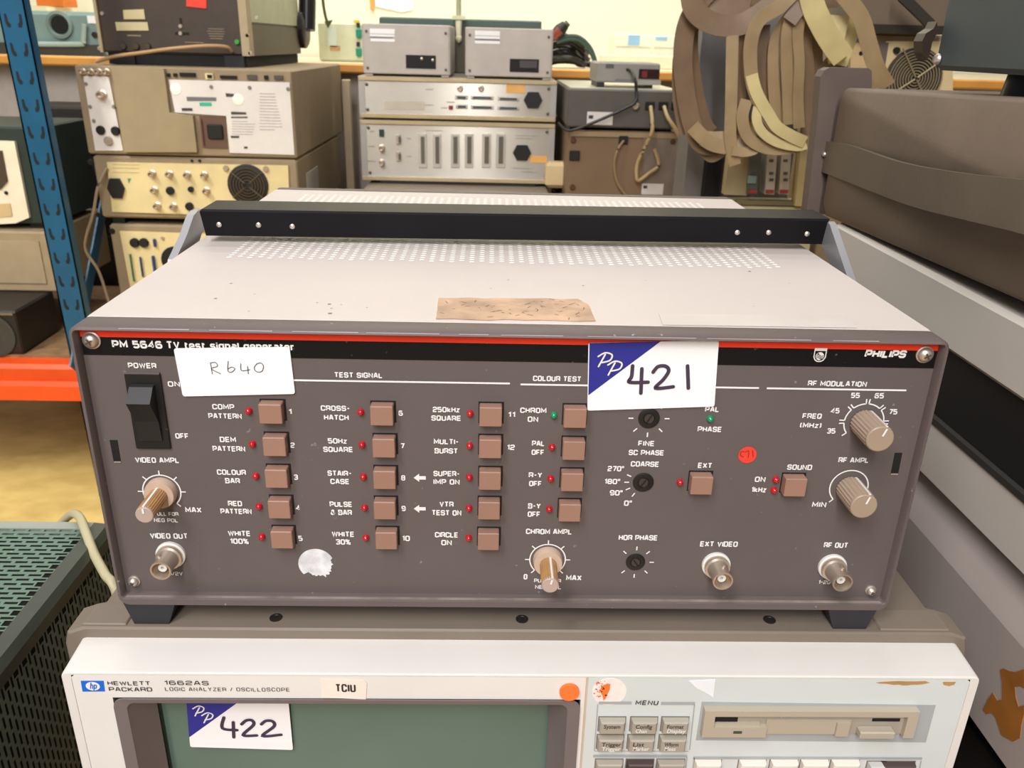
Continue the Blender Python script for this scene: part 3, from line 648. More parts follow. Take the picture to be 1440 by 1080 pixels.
# plates around the screen opening
sa = YP(158, 979.5, PB); sb = YP(816.5, 985, PB); sx0, sx1, szt = sa.x, sb.x, (sa.z + sb.z) / 2
szb = TZ + .05
pl = MB()
pl.box(xL, sx0, PB, PB + .006, bbot + .006, zt); pl.box(sx1, xM - .0006, PB, PB + .006, bbot + .006, zt)
pl.box(sx0, sx1, PB, PB + .006, szt, zt); pl.box(sx0, sx1, PB, PB + .006, bbot + .006, szb)
pl.build('screen_plate', plateL, h)
MB().box(xM + .0006, xR, PB, PB + .006, bbot + .006, zt).build('control_plate', plateR, h)
MB().box(xM - .0006, xM + .0006, PB + .0004, PB + .006, bbot + .006, zt).build('plate_joint', mat('joint_tan', (196, 178, 160), .6), h)
def SR(x0_, x1_, z0_, z1_, r, y): return rrect((x0_ + x1_) / 2, (z0_ + z1_) / 2, (x1_ - x0_) / 2, (z1_ - z0_) / 2, r, y)
gx0, gx1 = YP(222, 995, BY + .012).x, YP(772, 995, BY + .012).x
MB().loft([SR(sx0, sx1, szb, szt, .005, PB - .0004), SR(sx0 + .0002, sx1 - .0002, szb, szt, .005, PB - .0012), SR(sx0 + .0062, sx1 - .0062, szb + .006, szt - .0026, .004, PB - .0008), SR(sx0 + .0070, sx1 - .0070, szb + .007, szt - .0034, .004, PB + .001), SR(gx0, gx1, szb + .02, szt - .0065, .003, BY + .012)]).build('screen_bezel', bezelt, h, smooth_ang=30)
GY = BY + .012
# crt glass, slightly domed
n = 10; vs_, fs_ = [], []
for i in range(n + 1):
    for j in range(n + 1):
        s0, t0 = i / n * 2 - 1, j / n * 2 - 1
        vs_.append(((gx0 + gx1) / 2 + s0 * (gx1 - gx0) / 2 * 1.02, GY + .0035 - .0030 * (1 - s0 * s0) * (1 - t0 * t0) + .001, (szb + szt) / 2 + t0 * (szt - szb) / 2))
for i in range(n):
    for j in range(n): fs_.append((i * (n + 1) + j, i * (n + 1) + j + 1, (i + 1) * (n + 1) + j + 1, (i + 1) * (n + 1) + j))
MB().add(vs_, fs_).build('screen', glassm, h, 'dark green screen glass', smooth_ang=60)
SY = GY + .0008
pp_sticker(h, [(262, 987), (405.5, 985), (412, 1054.7), (267.5, 1050.5)], [(262, 987), (337, 986), (266, 1037)], SY,
  [[(965, 565), (958, 622), (1035, 632)], [(1015, 590), (1018, 670)], [(1060, 600), (1085, 580), (1115, 580), (1122, 605), (1068, 658), (1140, 660)], [(1165, 600), (1190, 582), (1225, 585), (1232, 612), (1172, 662), (1270, 656)]],
  two_p([(835, 512), (812, 556)], [(800, 518), (830, 503), (858, 513), (850, 533), (818, 541)], (48, 36)), 3.789, (60, 860), 'white sticker with blue corner numbered 422', .0017)
D2 = PB - .0003
lg = panelpoly(h, 'maker_logo', ((113.5, 957.6), (145.5, 957.6), (147.5, 972.4), (116, 972.6)), PB, .0002, mat('logo_blue', (20, 104, 208), .4), 'blue badge with white oval')
c = YP(130.5, 965, D2 - .0001)
MB().poly([(c.x + .0033 * math.cos(k * .2618), D2 - .0001, c.z + .0026 * math.sin(k * .2618)) for k in range(24)]).build('logo_oval', whitep, lg, recalc=False)
text(lg, 'hp', 125.5, 136, 964.2, 8.5, D2 - .0003, MATS['logo_blue'], 'lettering', bold=.02, shear=.35)
for s, u0, u1, v, cap in (('HEWLETT', 151, 211, 960.7, 5.6), ('PACKARD', 153, 213.5, 969.3, 5.8), ('1662AS', 231, 293, 960.3, 6.0), ('LOGIC ANALYZER / OSCILLOSCOPE', 232, 407, 969.4, 5.2)):
    legend(h, s, u0, u1, v, cap, D2, darkp, 'lettering', wt=.13 if 'LOGIC' in s else .17, gap=2.4 if 'LOGIC' in s else 1.9)
legend(h, 'MENU', 893.5, 925.5, 988.2, 6.4, D2, darkp, 'lettering', wt=.19, shear=.1, gap=2.4)
st = panelpoly(h, 'name_sticker', ((451, 955), (512, 957), (516, 961), (514.5, 983.5), (452, 981)), PB - .0002, .0002, mat('label_cream', (238, 226, 214), .6), 'small cream label with four letters')
legend(st, 'TCIU', 471.5, 500, 967.5, 11, PB - .0006, mat('label_black', (36, 34, 36), .6), 'lettering', wt=.17, gap=2.6)
def flatdisc(name, u, v, r, m, label, d=.0002):
    c = YP(u, v, PB); return MB().lathe(c, (0, -1, 0), [(r, 0), (r, d)], 32).build(name, m, h, label)
flatdisc('dot_sticker', 800.5, 971.5, .0048, mat('dot_orange', (252, 118, 52), .6), 'round orange dot sticker', .0016)
wd = flatdisc('dot_sticker', 857, 972.5, .0083, mat('dot_white_worn', (234, 228, 222), .6, var=.06, scale=300), 'worn white dot sticker with orange remains')
mb = MB(); blob = jag([(846, 965), (852, 962), (859, 962), (857, 971), (853, 980), (849, 986), (847, 978), (844, 973)], 3, .9); mb.poly([YP(u, v, PB - .0004) for u, v in blob])
for _ in range(40):
    u = rnd.gauss(843, 5.5); v = rnd.gauss(969, 6.5)
    if (u - 857) ** 2 + (v - 972) ** 2 * 1.2 < 22 ** 2: c = YP(u, v, PB - .0004); mb.dots([(c.x, c.z)], rnd.uniform(.0002, .0005), PB - .0004, 6)
mb.build('orange_remains', MATS['dot_orange'], wd, recalc=False)
panelpoly(h, 'torn_paper', ((969, 958), (1006, 956), (1003, 981), (992, 974), (980, 968)), PB, .0003, mat('torn_paper', (236, 240, 246), .5), 'torn triangle of white paper')
panelpoly(h, 'worn_patch', jag([(1232, 960), (1262, 958), (1300, 958), (1308, 960), (1290, 963), (1270, 964), (1250, 962)], 3, .7), PB, .0002, mat('worn_brown', (176, 136, 84), .7, var=.2), 'brown worn patch')
panelpoly(h, 'worn_patch', jag([(1326, 959), (1344, 959), (1342, 963), (1334, 965), (1327, 963)], 3, .5), PB, .0002, MATS['worn_brown'], 'brown worn patch')
def lines(pts, w):
    P = [YP(u, v, PB) for u, v in pts]; return MB().stroke([(p_.x, p_.z) for p_ in P], w, D2).build('group_line', greyp, h, recalc=False)
def hl(u0, u1, v0, v1, w):
    a_, b_ = YP(u0, v0, PB), YP(u1, v1, PB); return MB().stroke([(a_.x, (a_.z + b_.z) / 2), (b_.x, (a_.z + b_.z) / 2)], w, D2).build('group_line', greyp, h, recalc=False)
hl(842, 888, 987.8, 988, .0017); hl(929.5, 977, 988.4, 989, .0017); lines([(976.5, 990), (969.5, 1054)], .0005); hl(836, 968, 1055.5, 1056, .0004); lines([(840.5, 990), (835.5, 1055)], .0005)
hl(834, 966, 1062.5, 1063, .0017); lines([(966, 1064), (963, 1090)], .0005); hl(975, 1296, 1063.8, 1067.5, .0015); lines([(976, 1065), (973, 1090)], .0005); lines([(1295, 1069), (1291, 1090)], .0005)
# keys
KD = .0036
def key(u0, v0, u1, v1, m, l1=None, l2=None, big=False):
    x0_, x1_, ya, yb, z0_, z1_ = pxbox(u0, v0, u1, v1, PB, KD)
    k = .0008
    kb = MB().loft([[(x0_ - k, PB, z0_ - k), (x1_ + k, PB, z0_ - k), (x1_ + k, PB, z1_ + k), (x0_ - k, PB, z1_ + k)], [(x0_ - .0003, PB - KD + .0006, z0_ - .0003), (x1_ + .0003, PB - KD + .0006, z0_ - .0003), (x1_ + .0003, PB - KD + .0006, z1_ + .0003), (x0_ - .0003, PB - KD + .0006, z1_ + .0003)],
                   [(x0_ + k * .5, PB - KD, z0_ + k * .5), (x1_ - k * .5, PB - KD, z0_ + k * .5), (x1_ - k * .5, PB - KD, z1_ - k * .5), (x0_ + k * .5, PB - KD, z1_ - k * .5)]], False, True).build('key', m, h)
    MB().box(x0_ - .0012, x1_ + .0012, PB - .0003, PB, z0_ - .0012, z1_ + .0012).build('key_well', mat('key_well', (120, 112, 104), .6), kb)
    if l1: text(kb, l1, u0 + 3, u0 + 3 + 3.75 * len(l1) + 1, v0 + 4.8, 5, PB - KD - .0002, darkp, 'lettering', bold=.015, shear=.1)
    if l2: text(kb, l2, u0 + 3, u0 + 3 + 3.65 * len(l2) + 1, v0 + 10.8, 5, PB - KD - .0002, whitep, 'lettering', bold=.015, shear=.1)
for u0, v0, a_, b_ in ((846, 1017.5, 'System', None), (891, 1017.5, 'Config', 'Chan'), (935, 1017.5, 'Format', 'Display'), (843.5, 1042.5, 'Trigger', 'Trigger'), (887, 1042.5, 'List', 'Marker'), (931.5, 1042.5, 'Wform', 'Meas')):
    key(u0, v0, u0 + 31, v0 + 15.5, keym, a_, b_)
for u0, m in ((841, keym), (884.5, keyd), (928, keym)): key(u0, 1077, u0 + 32, 1094, m)
for u0 in (981, 1044, 1088.5, 1131.5, 1174.5): key(u0, 1077, u0 + 30, 1096, keyw)
key(1245, 1080, 1284, 1096, keyd); key(1226, 1080, 1243, 1096, mat('key_grey', (190, 190, 188), .5))
# floppy drive
panelpoly(h, 'drive_surround', ((987, 987), (1316, 991.5), (1302, 1044), (978.5, 1041)), PB, .0002, greyp)
X0, X1, _, _, Z0, Z1 = pxbox(992, 1000, 1284.5, 1037, PB, .004)
Z1 = YP(1140, 1001, PB - .004).z; Z0 = YP(1140, 1037.5, PB - .004).z
W = X1 - X0; Hh = Z1 - Z0
dv = MB()
def fb(mb, fx0, fx1, fz0, fz1, y0, y1, ch=0): return mb.box(X0 + W * fx0, X0 + W * fx1, PB - y0, PB - y1, Z0 + Hh * fz0, Z0 + Hh * fz1, ch)
fb(dv, 0, 1, .80, 1, .004, 0); fb(dv, 0, .05, 0, .8, .004, 0); fb(dv, .95, 1, 0, .8, .004, 0); fb(dv, .05, .30, 0, .36, .004, 0)
fb(dv, .05, .27, .36, .46, .0026, 0); fb(dv, .36, .37, .64, .70, .002, 0)
drv = dv.build('floppy_drive', drivem, h, 'tan floppy disk drive')
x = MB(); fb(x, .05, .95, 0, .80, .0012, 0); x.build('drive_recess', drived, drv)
x = MB(); fb(x, .05, .165, .47, .62, .0016, .001); fb(x, .80, .93, .50, .60, .0016, .001); x.build('disk_slot', voidm, drv)
x = MB(); fb(x, .30, .70, .02, .58, .0020, .001); fb(x, .63, .69, .02, .50, .0035, .001); x.build('disk_flap', drivem, drv)
x = MB(); fb(x, .735, .90, .06, .32, .0060, .001, .0006); x.build('eject_button', drivem, drv)
x = MB(); fb(x, .145, .185, .16, .25, .0042, .003); x.build('drive_lamp', mat('drive_lamp', (54, 78, 52), .4), drv)

# ------------------------------------------------------------------ green perforated case beside it
gz = -.058; gx = -.275; gyb = .168
c_ = thing('perforated_case', 'green perforated metal equipment case at the left of the logic analyser', 'case', (-.42, 0, TZ))
def perf(mb, o, ua, va, nu, nv, pu, pv, su, sv):      # sheet with real staggered slots
    ua, va, o = Vector(ua), Vector(va), Vector(o)
    for j in range(nv):
        off = .5 if j % 2 else 0
        for i in range(nu):
            a = (i + off) * pu; b_ = j * pv
            P = [(a, b_), (a + pu, b_), (a + pu, b_ + pv), (a, b_ + pv)]
            mu, mv = (pu - su) / 2, (pv - sv) / 2
            Q = [(a + mu, b_ + mv), (a + pu - mu, b_ + mv), (a + pu - mu, b_ + pv - mv), (a + mu, b_ + pv - mv)]
            mb.add([o + ua * s_ + va * t_ for s_, t_ in P + Q], [(0, 1, 5, 4), (1, 2, 6, 5), (2, 3, 7, 6), (3, 0, 4, 7)])
mb = MB(); perf(mb, (gx - .012, gyb - .008, gz), (-1, 0, 0), (0, -1, 0), 26, 76, .0105, .0047, .0080, .0021); mb.build('top_sheet', greenm, c_, recalc=False)
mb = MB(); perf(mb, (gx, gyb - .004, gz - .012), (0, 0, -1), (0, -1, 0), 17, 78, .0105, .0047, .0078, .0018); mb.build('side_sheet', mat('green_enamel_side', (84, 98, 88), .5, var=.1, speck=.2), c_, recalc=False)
yf = gyb - .008 - 76 * .0047
mb = MB(); mb.loft([[(gx - .0125, y, gz + .0004), (gx - .0035, y, gz - .0006), (gx + .0004, y, gz - .005), (gx + .0004, y, gz - .013), (gx - .0004, y, gz - .013), (gx - .0016, y, gz - .0062), (gx - .0045, y, gz - .0028), (gx - .0125, y, gz - .0006)] for y in (yf, gyb)], True, True)
mb.build('corner_angle', greenedge, c_, smooth_ang=30)
MB().box(gx - .29, gx - .0125, gyb - .0085, gyb, gz - .012, gz + .0006).build('rear_rim', mat('rim_grey_green', (150, 156, 146), .4), c_)
MB().box(gx - .29, gx - .004, yf, gyb - .0005, TZ + .004, gz - .006).build('dark_inner_block', mat('inner_dark', (24, 28, 26), .8), c_)  # black block added to paint the dark inside of the hollow case
MB().box(gx - .29, gx + .0003, yf, gyb, TZ, TZ + .012).build('base_rim', greenedge, c_)
pts = [YP(84, 742, .185), YP(93, 729, .185), YP(104, 722.5, .178), YP(113, 729, .166), YP(122, 752, .150), YP(133, 780, .135), YP(148, 808, .12), YP(166, 842, .11)]
pts = [Vector((pts[0].x - .01, .187, -.16)), Vector((pts[0].x - .004, .187, -.09))] + pts + [Vector((-.245, .10, -.16)), Vector((-.245, .07, TZ + .004)), Vector((-.24, .0, TZ + .004))]
MB().tube(pts, .0031, 10).build('grey_cable', cableg, None, 'pale grey cable looped over the edge of the green perforated case', smooth_ang=60, cat='cable')

# ------------------------------------------------------------------ stack of instruments at the right
t = thing('black_base_unit', 'black cabinet at the bottom of the right-hand stack', 'cabinet', (.45, 0, TZ))
MB().box(.283, .64, -.4, .27, TZ, -.0915, .003).build('body', blackm, t)
MB().box(.2795, .2832, -.4, .26, -.24, -.11).build('side_panel', mat('panel_black', (26, 26, 28), .5, speck=.5), t)
t = thing('grey_instrument', 'grey-mauve instrument with brown tape residue on its side, right of the analyser', 'instrument', (.45, 0, -.0915))
pts = [(.282, .0104), (.2705, -.020), (.2695, -.0235), (.2695, -.0912), (.66, -.0912), (.66, .0104)]
MB().loft([[(x_, y_, z_) for x_, z_ in pts] for y_ in (-.42, .34)], True, True).build('body', mauve, t, smooth_ang=15)
def xpoly(px, x): return [XP(u, v, x) for u, v in px]
tp = [(1406, 942), (1411, 940), (1420, 944), (1428, 945), (1440, 941), (1440, 968), (1434, 965), (1427, 966), (1428, 980), (1432, 994), (1440, 992), (1440, 1004), (1436, 1020), (1434, 1038), (1424, 1043), (1408, 1034), (1400, 1010), (1395, 1003), (1386, 1004), (1382, 998), (1388, 985), (1396, 974), (1402, 985), (1409, 984), (1409, 960)]
MB().prism(xpoly(tp, .2692), (.0004, 0, 0)).build('tape_residue', mat('brown_glue', (150, 96, 40), .5, var=.25, scale=40), t, 'brown glue residue')
t = thing('cream_instrument', 'slim off-white instrument below the black band in the right-hand stack', 'instrument', (.45, 0, .0105))
MB().box(.2705, .63, -.42, .33, .0106, .0490, .0004).build('body', greycase, t)
MB().box(.2696, .2735, -.42, .33, .0455, .0494).build('edge_trim', mat('edge_dark', (48, 46, 44), .5), t)
t = thing('white_instrument', 'white-sided instrument with a black lower band beside the generator', 'instrument', (.45, 0, .0495))
MB().box(.2705, .63, -.42, .335, .0925, .1325, .003).build('body', greycase, t)
MB().box(.2735, .62, -.42, .325, .0495, .0925).build('lower_band', mat('band_black', (14, 13, 14), .6), t, 'matt black lower band')
t = thing('brown_case', 'brown carrying case with a strap handle, on the white-sided instrument', 'case', (.45, .1, .1325))
def zt_(y): return .2450 - .0262 * y
def zb_(y): return .1433 - .0286 * y
bcase = []
for x_, k in ((.2715, .004), (.270, .0075), (.270, .0075), (.62, .0075)):
    bcase.append(None)
Ys = (-.25, .366)
def bl(x_, k):
    r = .008; y0_, y1_ = Ys
    return [(x_, y1_ - k, zb_(y1_) + k + r), (x_, y1_ - k, zt_(y1_) - k - r), (x_, y1_ - k - r * .3, zt_(y1_) - k - r * .3), (x_, y1_ - k - r, zt_(y1_) - k), (x_, y0_ + k, zt_(y0_) - k), (x_, y0_ + k, zb_(y0_) + k), (x_, y1_ - k - r, zb_(y1_) + k)]
MB().loft([bl(.270, .003), bl(.2715, .0008), bl(.274, 0), bl(.62, 0)], True, True).build('shell', browncase, t, smooth_ang=40)
ew = [(1134, 302), (1150, 160), (1154, 108), (1159, 99), (1167, 95), (1222, 96), (1226, 100), (1226, 124), (1190, 135), (1176, 300)]
e = [YP(u, v, .376) for u, v in ew]
e[-1].x = max(e[-1].x, .30); e[-2].x = .31
MB().prism(e, (0, .014, 0)).build('end_cover', brownend, t)
strap_top = [(1156, 199), (1187, 202), (1262, 227), (1342, 242), (1440, 253), (1560, 268)]
strap_bot = [(1153, 241), (1187, 254), (1275, 288), (1364, 311), (1440, 330), (1560, 372)]
xs = [.2690, .2680, .2610, .2560, .2560, .262]
A = smooth([XP(u, v, x_) for (u, v), x_ in zip(strap_top, xs)]); B = smooth([XP(u, v, x_) for (u, v), x_ in zip(strap_bot, xs)])
mb = MB(); mb.loft([[a, b_, b_ + Vector((.0035, 0, 0)), a + Vector((.0035, 0, 0))] for a, b_ in zip(A, B)], True, True)
stp = mb.build('strap_handle', brownstrap, t, smooth_ang=50)
c = XP(1160, 217, .2685)
MB().lathe(c, (-1, 0, 0), [(.0022, 0), (.0022, .001), (.001, .0022)], 12).build('strap_rivet', chrome, stp, smooth_ang=50)
t = thing('slate_instrument', 'slate-grey instrument standing on black feet on top of the brown case', 'instrument', (.45, 0, .25))
yb_ = XP(1312, 100, .272).y; z0_ = .2525
MB().box(.272, .62, -.35, yb_, z0_, .43, .003).build('body', slate, t)
for y_ in (yb_ - .06, -.15):
    for x_ in (.30, .56): MB().lathe((x_, y_, zt_(y_) - .001), (0, 0, 1), [(.014, 0), (.012, z0_ - zt_(y_) + .002)], 16).build('foot', blackgloss, t, smooth_ang=40)
MB().lathe(XP(1313, 83, .2715) + Vector((0, -.006, 0)), (-1, 0, 0), [(.0035, 0), (.0035, .001), (.0015, .003)], 14).build('case_screw', chrome, t, smooth_ang=50)
hp_ = [(1318, 30), (1313, 40), (1302, 47), (1297, 58), (1298, 75), (1303, 85), (1307, 78), (1311, 60), (1318, 45)]
MB().prism([YP(u, v, yb_ - .002) for u, v in hp_], (0, .012, 0)).build('handle_lug', mat('lug_brown', (44, 30, 24), .4), t)

# ------------------------------------------------------------------ shelf rack at the left
r = thing('storage_rack', 'blue and orange steel storage rack at the left edge', 'shelving', (-1.2, 1.45, FZ))
RY = 1.30; rx0, rx1 = -.897, -.848
def upright(y, m=bluem, d=.022):
    mb = MB(); mb.box(rx0, rx1, y, y + .003, FZ, 1.0); mb.box(rx0, rx0 + .003, y, y + d, FZ, 1.0); mb.box(rx1 - .003, rx1, y, y + d, FZ, 1.0)
    mb.v = [Vector((p.x - .0179 * (p.z - .2), p.y, p.z)) for p in mb.v]      # the rack leans a little
    return mb.build('upright', m, r)
up = upright(RY); upright(RY + .53)
zc_ = YP(45, 186, RY).z
for i in range(-16, 8):
    z_ = zc_ - i * .0482 + .0
    for sx in (-.012, .012):
        x_ = (rx0 + rx1) / 2 + sx - .0179 * (z_ - .2); s_ = 1 if sx < 0 else -1
        pts = [(-.003, .011), (.0005, .011), (.002, -.002), (.0055, -.006), (.005, -.011), (0, -.011), (-.003, -.004)]
        if -.45 < z_ < .6: MB().prism([(x_ + a * s_ , RY - .0008, z_ + b_) for a, b_ in pts], (0, .0012, 0)).build('slot', voidm, up)
P0, P1 = XP(112, 470, -.862), XP(140, 318, -.862)
dr = (P1 - P0); 
MB().strip([P0 - dr * .3, P1 + dr * .35], .03, lambda f, t_: Vector((0, dr.z, -dr.y)), .004, sm=False).build('brace', bluem, r)
zB0, zB1 = YP(50, 565, RY - .02).z, YP(50, 514, RY - .02).z
def beam(x0_, x1_):
    mb = MB(); zm = (zB0 + zB1) / 2
    mb.loft([[(x_, RY - .006, zB0), (x_, RY - .02, zB0 + .003), (x_, RY - .02, zm - .006), (x_, RY - .010, zm + .002), (x_, RY - .012, zm + .010), (x_, RY - .02, zB1 - .008), (x_, RY - .012, zB1), (x_, RY + .03, zB1), (x_, RY + .03, zB0)] for x_ in (x0_, x1_)], True, True)
    return mb.build('beam', orangem, r, smooth_ang=25)
beam(-2.0, rx1)
MB().box(-2.0, rx0 - .002, RY + .025, RY + .56, zB1 - .012, zB1 + .006).build('shelf_board', boardm, r)
MB().box(-2.0, rx1, RY + .51, RY + .53, zB0, zB1 - .012).build('rear_beam', orangem, r)
SH = zB1 + .006
# things on the rack shelf
t = thing('speaker', 'black loudspeaker box lying on the rack shelf', 'speaker', (-1.0, 1.45, SH))
sxr = YP(21, 440, 1.325).x; szt_ = YP(21, 438, 1.325).z
syr = min(XP(75, 411, sxr).y, 1.70); print('speaker', syr, SH, szt_)
MB().box(sxr - .22, sxr, 1.325, syr, SH, szt_, .004).build('cabinet', mat('speaker_black', (26, 24, 22), .45, var=.2), t)
cc = YP(-10, 472, 1.325)
MB().lathe(cc, (0, -1, 0), [(.047, 0), (.047, .003), (.041, .004), (.035, .002), (.015, .002), (.009, .004)], 32).build('cone', mat('speaker_cone', (52, 54, 48), .6), t, smooth_ang=40)
MB().box(sxr - .2, sxr - .004, 1.322, 1.326, szt_ - .008, szt_ - .004).build('edge_trim', mat('speaker_edge', (110, 92, 70), .5), t)
t = thing('beige_unit', 'plain beige metal unit stacked on the speaker behind the blue upright', 'instrument', (-1.05, 1.45, szt_))
by = ZP(40, 411, szt_).y + .005; print('beige', by)
bz1 = YP(30, 326, by).z; bxr = YP(72, 360, by).x
MB().box(bxr - .36, bxr, by, by + .28, szt_ + .0005, bz1, .003).build('body', beigeb, t)
MB().box(bxr - .34, bxr - .02, by - .003, by + .001, szt_ + .02, bz1 - .02).build('rear_plate', mat('beige_plate', (156, 138, 110), .6), t)
t = thing('white_rear_unit', 'white instrument with a dark window and green-black frame, behind the blue upright', 'instrument', (-1.1, 1.45, bz1))
wzt = YP(10, 180, by).z; wxr = YP(52, 250, by).x
MB().box(wxr - .34, wxr, by + .025, by + .26, bz1 + .012, wzt, .004).build('body', mat('green_black', (34, 46, 40), .5), t)
panelpoly(t, 'rear_panel', ((-60, 196), (20, 199), (41, 306), (22, 314), (-60, 318)), by + .025, .008, mat('white_panel', (226, 214, 190), .5), 'white rear panel')
panelpoly(t, 'dark_window', ((-60, 210), (2, 212), (10, 255), (0, 266), (-60, 268)), by + .017, .004, mat('window_brown', (70, 54, 40), .5))
panelpoly(t, 'rating_label', ((-40, 288), (14, 286), (17, 304), (-40, 310)), by + .017, .002, mat('tan_label', (196, 168, 124), .6))
disc(t, 'case_screw', 9, 271, .004, by + .017, .003, blackm, 10)
for x_ in (wxr - .30, wxr - .04): MB().box(x_ - .015, x_ + .015, by + .04, by + .24, bz1, bz1 + .012).build('foot', blackm, t)

# ------------------------------------------------------------------ platform and left stack
PZ = -.45
t = thing('storage_platform', 'low wooden platform under the instrument stacks at the back', 'platform', (-.1, 1.7, FZ))
MB().box(-.822, .75, 1.36, 2.06, PZ - .03, PZ).build('top_board', boardm, t)
for x_ in (-.78, -.05, .7):
    for y_ in (1.42, 2.0): MB().box(x_ - .035, x_ + .035, y_ - .035, y_ + .035, FZ, PZ - .03).build('leg', boardm, t)
SYL = 1.42
def bnc(parent, u, v, y, r=.0055, L=.016):
    c = YP(u, v, y); return MB().lathe(c, (0, -1, 0), [(r * 1.4, 0), (r * 1.4, .002), (r, .003), (r, L), (r * .7, L), (r * .6, L * .6)], 12).build('coaxial_socket', nickel, parent, smooth_ang=40)
# C: bottom unit with ribbon-style connectors
a1 = YP(155, 315, SYL); zC1 = a1.z
t = thing('connector_rear_unit', 'lowest instrument of the left stack with blue and green connectors', 'instrument', (-.63, 1.6, PZ))
cx0 = -.818
MB().box(cx0, -.42, SYL, 1.95, PZ, zC1, .004).build('body', olive, t)
panelpoly(t, 'rear_panel', ((168, 325), (380, 332), (392, 520), (205, 520)), SYL, .004, creamp)
for u in (190, 203): disc(t, 'round_connector', u, 341, .010, SYL - .004, .008, blackm, 14)
for u0, v0, u1, v1, m in ((214, 336, 219, 348, 'conn_blue'), (181, 358, 188, 396, 'conn_green'), (195, 362, 201, 390, 'conn_blue'), (212, 360, 219, 384, 'conn_blue')):
    panelbox(t, 'connector', u0, v0, u1, v1, SYL - .004, .008, mat('conn_blue', (40, 66, 120), .4) if m == 'conn_blue' else mat('conn_green', (60, 124, 96), .4), .002)
disc(t, 'fan_opening', 247, 366, .030, SYL - .004, .003, voidm, 20)
disc(t, 'case_screw', 229, 335, .004, SYL - .004, .003, nickel, 10); disc(t, 'corner_screw', 158, 325, .006, SYL, .004, blackm, 10)
# B: cream rear unit with fan
zB1_, zB0_ = YP(150, 220, SYL).z, YP(150, 310, SYL).z
t = thing('fan_rear_unit', 'cream rear-panelled instrument with a round fan, middle of the left stack', 'instrument', (-.63, 1.6, zB0_))
zA0 = .0318
MB().box(-.829, -.414, SYL, 1.92, zB0_ + .006, zA0 - .003, .004).build('body', olive, t)
for x_ in (-.80, -.46): MB().box(x_ - .012, x_ + .012, SYL + .01, 1.9, zC1, zB0_ + .006).build('foot', blackm, t)
for x_ in (-.8, -.44): MB().box(x_ - .01, x_ + .01, SYL + .02, SYL + .05, zA0 - .003, zA0).build('top_pad', blackm, t)
panelpoly(t, 'rear_panel', ((150, 228), (405, 233), (408, 306), (158, 298)), SYL, .004, creamp)
yq = SYL - .004
hexa(t, 'mains_inlet', 164, 264.5, .035, .040, yq, blackm)
for u, v in ((215, 244), (239, 244.5), (264, 245.5), (288, 246), (218, 267), (291, 268), (222, 289), (245, 290)): bnc(t, u, v, yq)
for u, v, rr in ((240, 268, .0085), (269, 266, .006), (267, 290, .0085)): disc(t, 'fuse_holder', u, v, rr, yq, .008, blackm, 16)
fc = YP(349, 260, yq)
fan = MB().lathe(fc, (0, -1, 0), [(.042, 0), (.042, .002), (.038, .003)], 32).build('cooling_fan', mat('fan_dark', (30, 26, 22), .6), t, smooth_ang=30)
fg = MB()
for rr in (.010, .016, .022, .028, .034): fg.lathe(fc + Vector((0, -.006, 0)), (0, -1, 0), [(rr, 0), (rr + .0016, 0), (rr + .0016, .0016), (rr, .0016), (rr, 0)], 28, False, False)
for a in (40, 140, 220, 320):
    dx, dz = math.cos(math.radians(a)), math.sin(math.radians(a)); fg.tube([fc + Vector((dx * .006, -.008, dz * .006)), fc + Vector((dx * .041, -.008, dz * .041))], .0012, 6)
fg.build('finger_guard', mat('guard_bronze', (92, 78, 60), .4, .5), fan)
for u, v in ((318, 236.5), (374, 237.5)): disc(t, 'panel_screw', u, v, .006, yq, .005, nickel, 12)
for u, v in ((270, 226), (281, 226)): disc(t, 'frame_screw', u, v, .003, SYL, .003, blackm, 10)
for u, v in ((128, 228), (140, 302)): disc(t, 'corner_screw', u, v, .006, SYL, .004, blackm, 10)
panelpoly(t, 'green_mark', ((179, 251), (184, 251), (181, 258)), yq, .001, mat('mark_green', (50, 150, 90), .5))
for v in (231, 236, 242): panelbox(t, 'printed_text', 158, v, 196, v + 1.2, yq, .0006, mat('print_tan', (150, 132, 92), .6))
MB().box(-.4145, -.4125, 1.50, 1.62, -.07, -.01).build('side_label', mat('side_label', (166, 160, 150), .6), t)
# A: large taupe unit with white label plates
zA1 = .2016
t = thing('labelled_rear_unit', 'large taupe instrument with white rating labels, upper unit of the left stack', 'instrument', (-.62, 1.7, zA0))
MB().box(-.836, -.412, SYL, 1.985, zA0, zA1, .003).build('body', olive, t)
panelpoly(t, 'raised_cover', ((156, 93), (230, 97), (238, 158), (271, 163), (277, 214), (174, 214)), SYL, .012, mat('cover_taupe', (150, 134, 104), .5))
lb = panelpoly(t, 'connector_plate', ((117, 107), (153, 108), (173, 212), (134, 212)), SYL, .003, whitel)
for u, v in ((144, 133),): bnc(t, u, v, SYL - .003, .007)
for u, v in ((142, 183), (163, 184), (153, 198)): disc(t, 'round_socket', u, v, .009, SYL - .003, .006, blackm if v < 190 else nickel, 14)
for u in (117, 128, 140, 151): bnc(t, u, 100 + (u - 113) * .03, SYL, .0045)
lb2 = panelpoly(t, 'rating_label', ((237, 112), (407, 116), (414, 218), (323, 215), (318, 163), (272, 160), (246, 158)), SYL, .003, whitel)
